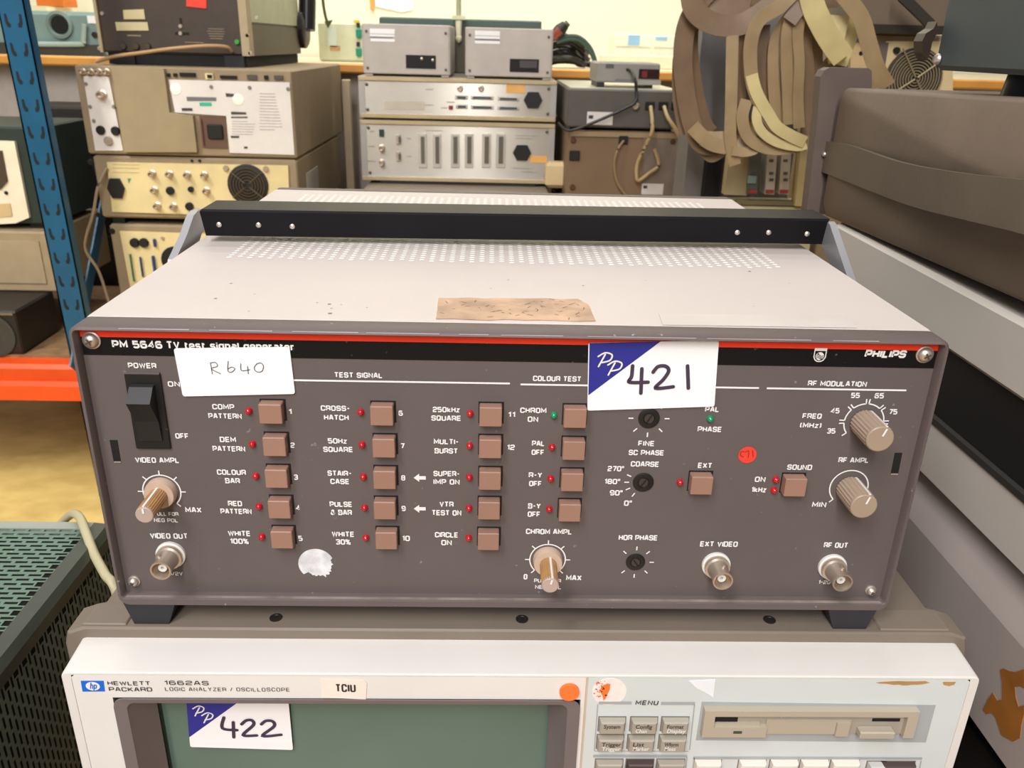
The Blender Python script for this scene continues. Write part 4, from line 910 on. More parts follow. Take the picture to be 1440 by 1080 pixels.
for px, m in ((((262, 136), (304, 137), (304, 142), (263, 142)), 'lp_grey'), (((280, 144), (297, 144), (298, 149), (281, 149)), 'lp_green'), (((255, 152), (270, 152), (271, 156), (256, 156)), 'lp_dark'), (((317, 131), (329, 132), (328, 136), (318, 136)), 'lp_dark'),
              (((325, 157), (346, 158), (346, 161), (325, 161)), 'lp_dark'), (((325, 164), (348, 164), (348, 166), (325, 166)), 'lp_dark'), (((324, 191), (336, 191), (336, 194), (325, 194)), 'lp_dark'), (((343, 206), (348, 206), (348, 209), (343, 209)), 'lp_dark')):
    panelpoly(lb2, 'printed_mark', px, SYL - .003, .0008, {'lp_grey': mat('lp_grey', (110, 104, 108), .6), 'lp_green': mat('lp_green', (40, 176, 140), .6), 'lp_dark': mat('lp_dark', (66, 60, 56), .6)}[m])
for i in range(13): 
    v = 131 + i * 4.2; panelbox(lb2, 'printed_text', 365, v, 386 + (i * 37) % 12, v + 1.5, SYL - .003, .0006, mat('print_pale', (172, 164, 162), .6))
for i in range(6):
    v = 170 + i * 3.6; panelbox(lb2, 'printed_text', 326, v, 348 + (i * 23) % 12, v + 1.4, SYL - .003, .0006, MATS['print_pale'])
for u, v in ((247, 125), (335, 140)): disc(t, 'round_seal', u, v, .011, SYL - .003, .001, mat('seal_white', (240, 236, 228), .6), 18)
ml = panelpoly(t, 'mains_module', ((280, 163), (317, 164), (320, 209), (285, 208)), SYL, .002, mat('module_brown', (96, 72, 56), .5))
panelbox(ml, 'mains_inlet', 290, 175, 314, 196, SYL - .002, .005, blackm, .002); panelbox(ml, 'fuse_strip', 282, 168, 287, 205, SYL - .002, .004, mat('fuse_red', (112, 52, 58), .5))
for u0, u1, v0, v1, m in ((234, 239, 103, 108, voidm), (243, 249, 103, 108, voidm), (252, 275, 102, 108, voidm), (288, 300, 103, 112, mat('port_cream', (214, 200, 150), .5)), (309, 333, 106, 111, voidm), (347, 361, 105, 112, mat('port_grey', (74, 70, 66), .5)), (371, 377, 106, 112, voidm), (385, 398, 106, 112, MATS['port_grey'])):
    panelbox(t, 'rear_port', u0, v0, u1, v1, SYL, .004, m)
panelbox(t, 'port_jack', 291, 105, 298, 110, SYL - .004, .002, voidm)
for u, v in ((297, 122), (351, 123), (405, 125), (121, 118), (127, 150), (132, 170), (160, 150)): disc(t, 'panel_screw', u, v, .0035, SYL - .003, .003, mat('screw_grey', (130, 120, 112), .4), 10)
# black unit on top
BYF = 1.50; zK = YP(240, 76, BYF).z
t = thing('black_rear_unit', 'dark brown instrument seen from behind with side handle, topmost of the left stack', 'instrument', (-.66, 1.7, zA1))
kx0, kx1 = -.808, -.515
MB().box(kx0, kx1, BYF, 2.0, zK, .46, .004).build('body', brownblk, t)
MB().box(kx0 - .006, kx0, BYF - .004, BYF + .03, zK, .46).build('edge_trim', mat('trim_beige', (168, 150, 120), .5), t)
MB().box(kx1 - .012, kx1 + .004, BYF - .003, BYF + .03, zK, .46).build('edge_trim', MATS['trim_beige'], t)
MB().box(kx1, kx1 + .003, BYF + .03, 1.98, zK + .065, .46).build('side_panel', mat('side_green_grey', (176, 176, 146), .5), t, 'pale green-grey side')
MB().box(kx1, kx1 + .004, BYF + .03, 1.98, zK, zK + .06).build('side_band', mat('side_band', (70, 60, 44), .5), t)
hc = XP(428, 42, kx1 + .012)
MB().lathe(hc - Vector((.010, 0, 0)), (1, 0, 0), [(.045, 0), (.045, .012), (.036, .018)], 20).build('handle_hub', blackgloss, t, smooth_ang=40)
MB().tube([hc + Vector((.006, 0, 0)), hc + Vector((.010, .015, .08)), hc + Vector((.010, .03, .16))], .022, 10).build('handle', blackgloss, t, smooth_ang=50)
for x_ in (kx0 + .04, kx1 - .03):
    for y_ in (BYF + .012, 1.93): MB().box(x_ - .02, x_ + .02, y_ - .012, y_ + .012, zA1, zK).build('foot', blackm, t)
MB().box(kx0 + .005, kx1 - .005, BYF + .006, 1.98, zA1 + .001, zK + .001).build('gap_shade', voidm, t)  # added black block; its colour is the shade in the gap between the feet
for px, m, nm in ((((173, 14), (202, 13), (204, 27), (174, 27)), 'lk', 'rating_label'), (((162, 31), (207, 31), (209, 43), (164, 43)), 'lk', 'rating_label'), (((262, -8), (290, -8), (290, 12), (262, 9)), 'lr', 'red_label')):
    panelpoly(t, nm, px, BYF, .002, {'lk': mat('label_khaki', (196, 182, 140), .6), 'lr': mat('label_red', (224, 60, 44), .6)}[m])
for u, v in ((144, 19), (254, 47), (254, 37), (348, 50), (361, 25), (352, 75), (140, 68)): disc(t, 'panel_screw', u, v, .004, BYF, .003, nickel, 10)
for u in (174, 192, 208): disc(t, 'round_socket', u, 65, .007, BYF, .006, mat('socket_bronze', (90, 78, 62), .4, .6), 14)
disc(t, 'green_terminal', 334, 59, .005, BYF, .006, mat('terminal_green', (50, 150, 50), .5), 12, 'green earth terminal')
panelbox(t, 'vent_cross', 246, 45, 266, 49, BYF, .001, voidm); panelbox(t, 'vent_cross', 252, 25, 256, 33, BYF, .001, voidm)
for i in range(5): panelbox(t, 'printed_text', 291 + abs(i - 1) * 1.5, 40 + i * 3.4, 316 - abs(i - 1), 41.3 + i * 3.4, BYF, .0006, mat('print_khaki', (150, 134, 110), .6))
panelbox(t, 'printed_text', 179, 49, 198, 51, BYF, .0006, MATS['print_khaki']); panelbox(t, 'printed_text', 260, 59, 286, 60.5, BYF, .0006, MATS['print_khaki'])
pts = [YP(163, 79, BYF - .03), YP(200, 74, BYF - .04), YP(245, 68, BYF - .05), YP(290, 64.5, BYF - .04), YP(318, 66, BYF - .02), YP(326, 72, BYF - .005)]
MB().tube([Vector((pts[0].x - .05, BYF - .01, zA1 + .005))] + pts, .0036, 8).build('mains_cable', mat('cable_tan', (176, 140, 100), .5), None, 'tan cable lying along the back of the dark brown instrument', smooth_ang=60, cat='cable')
pts = [YP(150, 236, 1.41), YP(138, 262, 1.40), YP(131, 300, 1.40), YP(121, 335, 1.40), YP(122, 355, 1.40), YP(138, 380, 1.40), YP(150, 415, 1.40), YP(160, 450, 1.40), YP(166, 500, 1.40)]
MB().tube(pts, .0032, 8).build('hanging_cable', mat('cable_dull', (146, 128, 108), .5), None, 'dull grey cable hanging between blue upright and left stack', smooth_ang=60, cat='cable')

# dark case behind the upright
t = thing('dark_case', 'dark instrument case in shadow between blue upright and left stack', 'case', (-1.1, 1.85, PZ))
MB().box(-1.22, -.93, 1.90, 2.07, FZ, .085, .006).build('body', mat('dark_case', (34, 30, 27), .5), t)
for z_ in (-.25, -.14, -.03): MB().box(-1.20, -.95, 1.893, 1.90, z_, z_ + .008).build('ridge', mat('ridge_dark', (62, 54, 46), .5), t)

# ------------------------------------------------------------------ workbench at the back
t = thing('rear_bench', 'long workbench with orange wooden edge along the back wall', 'workbench', (0, 2.5, FZ))
MB().box(-2.4, 2.4, 2.10, 2.88, .178, .199).build('worktop', mat('worktop_pale', (214, 202, 170), .5), t)
MB().box(-2.4, 2.4, 2.085, 2.10, .176, .200, .004).build('edge_strip', woodedge, t, 'orange wooden edge')
MB().box(-2.4, 2.4, 2.16, 2.18, FZ, .178).build('front_panel', mat('bench_panel', (176, 166, 158), .6), t)
BZT = .199
t = thing('vise_unit', 'teal-grey cast instrument with a round lens opening, on the rear bench', 'instrument', (-1.15, 2.3, BZT))
MB().box(YP(-30, 40, 2.2).x, YP(143, 40, 2.2).x, 2.2, 2.36, BZT, YP(90, 16, 2.2).z, .01).build('body', tealg, t)
c = YP(85, 35, 2.2); MB().lathe(c, (0, -1, 0), [(.036, 0), (.036, .01), (.028, .012), (.024, .004), (.022, -.03 + .031)], 28, cap1=True).build('lens_ring', mat('lens_ring', (112, 130, 124), .5), t, smooth_ang=40)
MB().lathe(c + Vector((0, -.0045, 0)), (0, -1, 0), [(.0235, 0), (.0235, .001)], 24).build('lens', voidm, t)
pts = [YP(50, 62, 2.185), YP(112, 62, 2.185), YP(117, 57, 2.185), YP(118, 34, 2.185)]
MB().tube(pts, .007, 8).build('rail', mat('rail_teal', (150, 166, 158), .5), t, smooth_ang=50)
panelbox(t, 'white_label', 122, 22, 137, 33, 2.2, .003, paper)
disc(t, 'knob', 134, 49, .008, 2.2, .01, blackm, 12)
MB().box(YP(-30, 40, 2.2).x, YP(143, 40, 2.2).x, 2.19, 2.2, BZT, BZT + .03).build('base', mat('base_dark', (54, 48, 40), .5), t)
panel_o = MB().box(*pxbox(47, -20, 89, 9, 2.6, 0, .1)); z_ = YP(60, 9, 2.6).z
t = thing('orange_box', 'orange box at the top left above the teal-grey instrument', 'box', (-1.5, 2.65, BZT))
panel_o.build('body', mat('orange_card', (210, 112, 30), .6), t)
MB().box(-1.55, -1.42, 2.55, 2.75, BZT, z_).build('lower_box', mat('pale_card', (226, 220, 184), .6), t)
t = thing('socket_panel', 'pale green socket box with two green switches on the rear bench', 'box', (-.5, 2.4, BZT))
a = YP(446, 30, 2.3); b = YP(516, 86, 2.3)
MB().box(a.x, b.x, 2.3, 2.42, BZT, a.z, .006).build('body', mat('pale_green', (212, 212, 178), .5), t)
for v0, v1 in ((40, 54), (67, 80)):
    s_ = panelbox(t, 'green_switch', 500, v0, 508.5, v1, 2.3, .012, tealk, .003)
    panelbox(s_, 'switch_top', 501, v0 - 8, 506, v0 - 2, 2.3, .008, blackm)
panelbox(t, 'socket_plate', 460, 37, 474, 66, 2.3, .004, mat('plate_mint', (206, 216, 200), .5)); panelbox(t, 'brown_mark', 464, 64, 478, 71, 2.3, .004, mat('mark_brown', (190, 140, 96), .6))
panelbox(t, 'yellow_tag', 497, 28, 506, 33, 2.3, .003, mat('tag_yellow', (240, 206, 80), .6))
pts = [YP(452, -30, 2.25), YP(454, 0, 2.25), YP(457, 20, 2.25), YP(461, 34, 2.25)]
s_ = MB().strip(pts, .008, lambda f, t_: Vector((1, 0, 0)), .002); 
s_.prism([YP(u, v, 2.25) for u, v in ((456, 30), (468, 28), (461, 40))], (0, .004, 0)); s_.build('hanging_strap', mat('strap_olive', (78, 84, 44), .6), None, 'thin olive strap hanging above the pale socket box', cat='strap')
# wall fittings
t = thing('hanging_pipe', 'thin vertical pipe with pale nozzle hanging between the two grey boxes', 'pipe', (-.09, 1.87, .2))
PYY = 1.87; c = YP(645, 40, PYY); MB().tube([Vector((c.x, PYY, 2.2)), Vector((c.x, PYY, 1.0)), Vector((c.x, PYY, YP(645, 24, PYY).z))], .0065, 10).build('pipe', mat('conduit', (168, 168, 138), .5), t, smooth_ang=60)
MB().box(c.x - .016, c.x + .016, PYY - .012, PYY + .012, YP(645, 25, PYY).z - .004, YP(645, 22, PYY).z).build('bracket', mat('bracket_pale', (212, 210, 176), .5), t)
MB().lathe((c.x, PYY, YP(645, 60, PYY).z), (0, 0, 1), [(.002, 0), (.007, .006), (.0075, .014), (.006, .016), (.0085, .050)], 14).build('nozzle', mat('nozzle_pale', (232, 228, 196), .5), t, smooth_ang=40)
t = thing('wall_notice', 'white paper notice with wooden clip on the back wall', 'notice', YP(555, 5, 2.89))
panelpoly(t, 'sheet', ((526, -14), (583, -14), (580, 14), (565, 17), (528, 9)), 2.897, .002, paper); panelbox(t, 'wooden_clip', 520, -6, 526, 13, 2.897, .012, woodedge)

# ------------------------------------------------------------------ middle stack
SM = 1.62; mx0, mx1 = -.311, .130
zm1, zm2, zm0 = .188, .0985, -.040
t = thing('grey_base_case', 'dull grey case under the middle stack', 'case', (-.1, 1.7, PZ))
MB().box(-.300, .118, 1.46, 2.0, PZ, zm0 - .006, .004).build('body', mat('dull_grey', (132, 120, 104), .55), t)
MB().box(-.27, .09, 1.62, 1.98, zm0 - .006, zm0).build('top_pad', blackm, t)
def midunit(name, label, z0_, z1_):
    t = thing(name, label, 'instrument', (-.09, 1.8, z0_))
    MB().box(mx0, mx1, SM + .004, 2.0, z0_, z1_, .003).build('body', mat('mid_case', (150, 138, 124), .5), t)
    MB().box(mx0 + .012, mx1 - .012, SM, SM + .006, z0_ + .009, z1_ - .009).build('rear_panel', silver, t, 'brushed silver rear panel')
    for za, zb2 in ((z1_ - .010, z1_ - .001), (z0_ + .001, z0_ + .010)): MB().box(mx0, mx1, SM - .004, SM + .006, za, zb2, .001).build('edge_rail', trimc, t)
    for xa in (mx0, mx1 - .013): MB().box(xa, xa + .013, SM - .002, SM + .006, z0_ + .010, z1_ - .010).build('side_rail', mat('rail_grey', (176, 172, 170), .4, .4), t)
    for x_ in (mx0 + .018, mx1 - .018):
        for z_ in (z0_ + .018, z1_ - .018): MB().lathe((x_, SM, z_), (0, -1, 0), [(.0035, 0), (.0035, .002), (.001, .003)], 10).build('panel_screw', mat('screw_dark2', (84, 76, 68), .4), t)
    return t
t = midunit('silver_rear_unit', 'silver rear-panelled unit with six tall connectors, lower in the middle stack', zm0, zm2 - .003)
for x_ in (mx0 + .04, mx1 - .04): MB().box(x_ - .015, x_ + .015, SM + .02, 1.95, zm2 - .003, zm2).build('top_pad', blackm, t)
panelbox(t, 'green_port', 533, 182, 540, 192, SM, .004, mat('port_dgreen', (26, 58, 50), .4))
for v in (208, 228.5): bnc(t, 537, v, SM)
for v in (196, 220): 
    s_ = panelbox(t, 'small_connector', 557, v - 7, 563, v + 7, SM, .005, chrome, .001); panelbox(s_, 'pin_block', 560, v - 4, 563.5, v + 5, SM - .005, .002, mat('pins_dark', (90, 84, 76), .5))
for i, u in enumerate((594, 614.5, 640, 659.5, 684, 704)):
    s_ = panelbox(t, 'tall_connector', u - 6, 188, u + 6, 236, SM, .004, mat('conn_shell', (220, 214, 208), .3, .5), .001)
    panelbox(s_, 'pin_block', u - 2.5, 192, u + 3.2, 230, SM - .004, .002, mat('pins_olive', (96, 90, 78), .5))
hexa(t, 'mains_inlet', 734, 214.5, .042, .034, SM, blackm)
panelbox(t, 'orange_label', 745, 219, 769, 229, SM, .001, mat('label_amber', (228, 172, 96), .6))
for u0, u1, v in ((725, 757, 190), (725, 750, 194), (520, 526, 184), (518, 527, 205), (517, 528, 226), (572, 578, 194), (572, 578, 219), (598, 622, 183), (720, 746, 236), (735, 752, 241)): panelbox(t, 'printed_text', u0, v, u1, v + 1.5, SM, .0006, mat('print_grey', (150, 146, 142), .6))
t = midunit('port_rear_unit', 'slim silver rear-panelled unit with two rows of ports, upper in the middle stack', zm2, zm1)
for u in (647, 676.5): bnc(t, u, 124.5, SM, .005, .01)
for u0, u1, v in ((642, 656, 137), (664, 692, 137.5), (702, 728, 139), (643, 656, 150), (664, 692, 151), (702, 728, 152)):
    s_ = panelbox(t, 'port', u0 - 2, v - 3, u1 + 2, v + 3, SM, .003, mat('conn_shell', (220, 214, 208), .3, .5), .001); panelbox(s_, 'pin_block', u0 + 1, v - 1.6, u1 - 1, v + 1.8, SM - .003, .002, mat('pins_teal', (54, 72, 78), .5))
panelbox(t, 'red_switch', 631, 148.5, 637, 154, SM, .004, mat('switch_red', (130, 40, 44), .5))
hexa(t, 'mains_inlet', 749.5, 140.5, .042, .034, SM, blackm)
panelbox(t, 'orange_label', 712, 119, 738, 131, SM, .001, MATS['label_amber'])
MB().box(-.255, -.165, SM - .0006, SM, .118, .136).build('blank_plate', mat('blank_plate', (200, 190, 176), .4, .5), t)
for u0, u1, v in ((599, 609, 125), (597, 609, 147), (620, 630, 151), (628, 640, 143)): panelbox(t, 'printed_text', u0, v, u1, v + 1.4, SM, .0006, MATS['print_grey'])
# two grey boxes on top
def gbox(label, u0, u1, vt, slot, lab, x0_, x1_, z1_):
    t = thing('grey_box', label, 'box', ((x0_ + x1_) / 2, 1.72, zm1), 'grey boxes on the middle stack')
    MB().box(x0_, x1_, SM + .002, 1.85, zm1 + .004, z1_, .002).build('body', silverbox, t)
    MB().box(x0_ + .004, x1_ - .004, SM, SM + .004, zm1 + .006, z1_ - .004).build('front_plate', mat('plate_grey', (182, 174, 166), .45, .3), t)
    for x_ in (x0_ + .012, x1_ - .012): MB().box(x_ - .008, x_ + .008, SM + .004, 1.84, zm1, zm1 + .005).build('foot', mat('foot_grey', (172, 166, 160), .5), t)
    for x_ in (x0_ + .010, x1_ - .010):
        for z_ in (zm1 + .016, z1_ - .016): MB().lathe((x_, SM, z_), (0, -1, 0), [(.003, 0), (.003, .002)], 10).build('panel_screw', MATS['screw_dark2'], t)
    s_ = panelbox(t, 'dark_window', *slot, SM, .0015, blackgloss)
    if u0 < 600:
        for u, v in ((593, 82.5), (608.5, 84.5)): disc(s_, 'contact', u, v, .003, SM - .0015, .001, nickel, 10)
    else:
        panelbox(s_, 'switch_tab', 731, 85, 755, 96, SM - .0015, .002, mat('tab_grey', (70, 64, 66), .4))
    for px, m in lab: panelpoly(t, 'label_strip', px, SM, .001, paper if m else mat('strip_grey', (120, 116, 124), .6))
def L4(u0, v0, u1, v1): return ((u0, v0), (u1, v0 + 1), (u1, v1 + 1), (u0, v1))
gbox('left one of the two grey boxes on the middle stack, two contacts in its window', 508, 633, 32, (570.5, 77, 613, 97),
     [(L4(520, 40, 555, 47), 1), (L4(520, 48, 555, 51), 1), (L4(520, 51.3, 552, 52.6), 0), (L4(521, 54, 555, 58), 1)], -.299, -.107, YP(570, 34, SM).z)
gbox('right one of the two grey boxes on the middle stack, grey tab in its window', 654, 778, 36, (717, 82.5, 757.5, 102),
     [(L4(668, 43, 703, 49.5), 1), (L4(668, 50.5, 703, 54), 1), (L4(668, 54.6, 703, 56), 0), (L4(668, 57, 703, 61), 1)], -.0745, .118, YP(716, 39.5, SM).z)
t = thing('teal_cabinet', 'dark teal case standing behind the two grey boxes', 'case', (-.1, 1.93, zm1))
MB().box(-.296, .106, 1.90, 1.99, zm1, .3150, .003).build('body', mat('teal_dark', (70, 92, 84), .5), t)
MB().box(-.296, .106, 1.895, 1.90, zm1 + .002, .300).build('front_panel', mat('teal_front', (88, 84, 68), .5), t)
t = thing('plug_adapter', 'cream plug-in adapter at the right end of the middle stack', 'adapter', (.13, 1.6, .0))
x0_, x1_, ya, yb2, z0_, z1_ = pxbox(767.5, 228, 801, 265, SM - .04, 0, 0)
MB().box(x0_, x1_, SM - .045, SM - .004, z0_, z1_, .008).build('body', plugm, t)
MB().box(x0_ + .008, x0_ + .022, SM - .006, SM + .001, z0_ + .02, z1_ - .02).build('plug', mat('plug_core', (190, 164, 120), .5), t)
for k in (.4, .75): MB().lathe((x0_ + (x1_ - x0_) * k, SM - .025, z0_ - .01), (0, 0, 1), [(.003, 0), (.003, .012)], 8).build('pin', blackm, t)
MB().box(YP(480.5, 112, 1.98).x, YP(491.5, 112, 1.98).x, 1.975, 2.0, PZ, YP(486, 112, 1.98).z, .002).build('beige_board', mat('board_beige', (182, 164, 136), .6), None, 'narrow beige board standing between left and middle stacks', cat='board')

# cable heap on the bench
t = thing('cable_bundle', 'heap of coiled black cables on the bench right of the grey boxes', 'cables', (.25, 2.3, BZT))
rn = random.Random(5)
for i in range(9):
    vb = 92 - i * 4.2; w = 24 + i * 1.5
    yy = 2.22 + rn.uniform(0, .1)
    pts = [YP(770, vb - 4 + rn.uniform(-3, 3), yy), YP(785, vb - 8 + rn.uniform(-3, 3), yy + .01), YP(800 + rn.uniform(-4, 4), vb - 6, yy), YP(815 + rn.uniform(-3, 5), min(vb + 6, 89), yy + .02), YP(826 + rn.uniform(-6, 6), min(vb + 14, 91), yy + .01)]
    MB().tube(pts, .0085, 8).build('cable', mat('cable_olive_black', (44, 40, 32), .45) if i % 3 else cablek, t, smooth_ang=60)
for dv in (0, 4): MB().tube([YP(783, 55 + dv, 2.2), YP(800, 51 + dv, 2.2), YP(815, 53 + dv, 2.2), YP(829, 66 + dv, 2.2), YP(836, 82 + dv, 2.2), YP(837, 90, 2.2)], .006, 8).build('cable', mat('cable_teal', (58, 80, 72), .4), t, smooth_ang=60)
MB().tube([YP(772, 52, 2.19), YP(790, 40, 2.19), YP(799, 32, 2.19)], .009, 8).build('plug_lead', mat('lead_grey', (90, 88, 66), .5), t, smooth_ang=60)
c = YP(788, 42, 2.19); MB().lathe(c, (.6, 0, .6), [(.016, -.02), (.018, 0), (.012, .02)], 12).build('connector_boot', mat('boot_black', (26, 30, 28), .5), t, smooth_ang=40)
c = YP(783, 47, 2.185); MB().lathe(c, (.6, -.3, .6), [(.012, -.015), (.013, 0), (.012, .015)], 12).build('red_boot', mat('boot_red', (150, 70, 60), .5), t, smooth_ang=40)
# cartons on the bench
for lab, u0, v0, u1, v1, yy, bu in (('white carton with a blue patch on the rear bench', 865, 47, 914, 98, 2.5, (884, 49, 899, 64)), ('white carton with a blue stripe on the rear bench, nearest the ribbon cables', 919, 49, 952, 98, 2.46, (922, 52, 938, 57))):
    a, b = YP(u0, v0, yy), YP(u1, v1, yy)
    t = thing('carton', lab, 'carton', ((a.x + b.x) / 2, yy + .06, BZT), None)
    MB().box(a.x, b.x, yy, yy + .14, BZT, a.z, .003).build('body', mat('carton_white', (240, 236, 214), .6), t)
    panelbox(t, 'blue_print', *bu, yy, .001, mat('carton_blue', (150, 196, 226), .6))
    MB().box(a.x + .004, b.x - .004, yy - .001, yy, BZT + .06, BZT + .064).build('flap_line', mat('flap_line', (206, 196, 170), .6), t)
a = YP(850, 78, 2.44); b = YP(864, 98, 2.44)
MB().box(YP(842, 80, 2.44).x, YP(953, 80, 2.44).x, 2.38, 2.44, BZT, YP(850, 76, 2.44).z, .003).build('flat_carton', mat('carton_cream', (238, 230, 196), .6), None, 'flat cream carton lying in front of the two white cartons', cat='carton')

# ------------------------------------------------------------------ right-hand background
RB = 1.50
t = thing('brown_rear_box', 'large brown metal box with cables, right of the middle stack', 'box', (.31, 1.7, PZ))
zb1 = YP(850, 184, RB).z; bx0_, bx1_ = .150, .452
MB().box(bx0_, bx1_, RB, 1.95, PZ, zb1, .006).build('body', rustbrown, t)
MB().box(bx0_ + .004, bx1_ - .004, RB - .004, RB, zb1 - .012, zb1 - .002).build('top_lip', mat('lip_tan', (150, 128, 98), .5), t)
panelpoly(t, 'plastic_film', ((905, 190), (988, 192), (990, 300), (905, 300)), RB, .003, mat('film_mauve', (128, 114, 104), .35, var=.15, scale=30), 'crinkled grey plastic film')
for u, v in ((806, 197), (805, 263), (946, 199)): disc(t, 'corner_screw', u, v, .006, RB, .005, mat('screw_rust', (100, 70, 50), .4, .5), 12)
for u0, v0, u1, v1 in ((801, 212, 815, 226), (871, 191, 883, 203)): panelbox(t, 'socket', u0, v0, u1, v1, RB, .005, blackm, .001)
panelbox(t, 'white_label', 903, 258, 932, 274, RB - .003, .001, whitel)
panelbox(t, 'label_mark', 905, 261, 910, 265, RB - .004, .0006, darkp)
zd0, zd1 = zb1 + .006, YP(870, 126, RB).z
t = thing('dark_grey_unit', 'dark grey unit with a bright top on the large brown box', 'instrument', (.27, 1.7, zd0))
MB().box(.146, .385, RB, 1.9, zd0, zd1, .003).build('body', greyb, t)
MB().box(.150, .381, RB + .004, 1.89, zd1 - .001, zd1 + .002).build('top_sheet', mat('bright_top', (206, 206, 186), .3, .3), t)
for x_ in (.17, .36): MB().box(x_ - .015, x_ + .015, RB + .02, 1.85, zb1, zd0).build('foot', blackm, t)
panelbox(t, 'white_label', 826, 157, 861, 176, RB, .001, whitel); panelbox(t, 'label_mark', 828, 162, 834, 167, RB - .001, .0006, darkp)
for u in (914, 933, 951): panelbox(t, 'mains_socket', u - 6, 143, u + 6, 155, RB, .004, blackm, .001)
c = YP(895, 149, RB); MB().lathe(c, (-.3, -1, 0), [(.006, 0), (.008, .006), (.006, .014)], 12).build('grey_gland', mat('gland', (160, 148, 130), .5), t, smooth_ang=40)
zM0, zM1 = zd1 + .012, YP(880, 88, RB + .04).z
my = RB + .04; ma, mb_ = YP(840, 88, my), YP(929, 90, my)
t = thing('panel_meter', 'small grey meter with red display on the dark grey unit', 'meter', (.28, 1.6, zd1))
MB().box(ma.x, mb_.x, my, my + .14, zM0, zM1, .003).build('body', mat('meter_grey', (138, 134, 128), .45), t)
panelbox(t, 'display', 899, 97, 927, 111, my, .003, mat('display_black', (42, 16, 18), .3))
panelbox(t, 'display_digit', 903, 100, 910, 109, my - .003, .0008, mat('digit_red', (110, 26, 32), .4))
panelbox(t, 'mark_bars', 852, 90, 863, 96, my, .0008, mat('bars_dark', (80, 80, 80), .5)); panelbox(t, 'printed_text', 865, 111, 890, 116, my, .0008, mat('text_grey2', (112, 112, 120), .5)); panelbox(t, 'grey_strip', 897, 112, 929, 120, my, .002, mat('meter_strip', (152, 148, 140), .5))
for u in (845, 913):
    c = YP(u, 121, my); MB().box(c.x - .008, c.x + .008, my + .006, my + .12, zd1 + .002, zM0 + .001).build('foot', blackm, t)
MB().tube([YP(882, 98, my), YP(888, 100, my - .02), YP(893, 112, my - .05), YP(895, 130, my - .05), YP(894, 143, RB - .02), YP(880, 152, RB - .02), YP(845, 168, RB - .02), YP(812, 181, RB - .02), YP(797, 183, RB - .015), YP(785, 172, RB - .01)], .0032, 8).build('black_lead', cablek, None, 'black lead running from the small meter down across the dark grey unit', smooth_ang=60, cat='cable')
MB().tube([YP(915, 150, RB - .006), YP(917, 168, RB - .03), YP(917, 185, RB - .04), YP(908, 205, RB - .03), YP(897, 228, RB - .02), YP(895, 245, RB - .02), YP(898, 254, RB - .02), YP(912, 244, RB - .015), YP(926, 232, RB - .012), YP(920, 210, RB - .012)], .0042, 8).build('beige_cable', cablem, None, 'beige mains cable bending back in a loop in front of the brown box', smooth_ang=60, cat='cable')
MB().tube([YP(934, 150, RB - .006), YP(939, 165, RB - .03), YP(950, 182, RB - .04), YP(961, 205, RB - .04), YP(972, 235, RB - .04), YP(988, 272, RB - .04), YP(998, 300, RB - .04)], .0042, 8).build('beige_cable', cablem, None, 'beige mains cable running diagonally down to the right past the brown box', smooth_ang=60, cat='cable')
MB().tube([YP(877, 198, RB - .006), YP(868, 212, RB - .015), YP(864, 232, RB - .015), YP(868, 256, RB - .015), YP(878, 272, RB - .015), YP(890, 290, RB - .015)], .003, 8).build('thin_cable', mat('cable_drab', (140, 116, 84), .5), None, 'thin drab cable hanging from the socket of the brown box', smooth_ang=60, cat='cable')

# side bench for the card rack and the fan unit
SBZ = -.25
t = thing('side_bench', 'bench behind the right-hand stack under the card rack', 'bench', (.7, .95, FZ))
MB().box(.17, 1.3, .62, 1.34, SBZ - .03, SBZ).build('top_board', boardm, t)
for x_ in (.21, 1.26):
    for y_ in (.66, 1.30): MB().box(x_ - .03, x_ + .03, y_ - .03, y_ + .03, FZ, SBZ - .03).build('leg', boardm, t)
CR = .98
t = thing('card_rack', 'open card rack with white circuit cards, under the hanging ribbon cables', 'rack', (.42, 1.1, SBZ))
cx = lambda u, v: YP(u, v, CR)
xa, xb = cx(989, 100).x, cx(1150, 100).x
ztop = cx(1000, -60).z; zsh = cx(1090, 285).z
cw = MB(); cw.box(xa, xb, CR + .05, CR + .13, SBZ, ztop); cw.build('rear_cabinet', mat('rack_slate', (112, 108, 104), .5, var=.08), t)
MB().box(xa, xa + .075, CR + .03, CR + .05, cx(1000, 190).z, cx(1000, 42).z).build('front_cover', mat('rack_cover', (104, 104, 106), .45), t)
MB().box(cx(1066, 100).x, cx(1082, 100).x, CR + .02, CR + .05, cx(1066, 125).z, cx(1066, 68).z).build('pale_module', mat('module_pale', (150, 146, 146), .5), t)
for v in (92, 100, 108, 116): MB().box(cx(1068, v).x, cx(1078, v).x, CR + .017, CR + .02, cx(1068, v + 1.5).z, cx(1068, v).z).build('printed_text', darkp, t)
c = cx(1066, 56); MB().lathe(c + Vector((0, .02, 0)), (0, -1, 0), [(.010, -.03), (.010, 0)], 14).build('round_opening', voidm, t)
MB().box(cx(1000, 240).x, cx(1022, 240).x, CR + .03, CR + .05, cx(1000, 290).z, cx(1000, 205).z).build('dark_gap', voidm, t)
panelpoly(t, 'side_plate', ((1027, 205), (1055, 208), (1050, 275), (1019, 274)), CR, .02, mat('plate_beige', (176, 160, 124), .5))
MB().box(cx(1019, 280).x, cx(1140, 280).x, CR - .03, CR + .05, SBZ, zsh, .002).build('shelf', mat('shelf_cream', (196, 184, 146), .5), t)
MB().box(cx(1028, 279).x, cx(1114, 279).x, CR - .034, CR - .02, cx(1060, 283).z, cx(1060, 277).z).build('front_rail', mat('rail_olive', (116, 104, 76), .5), t)
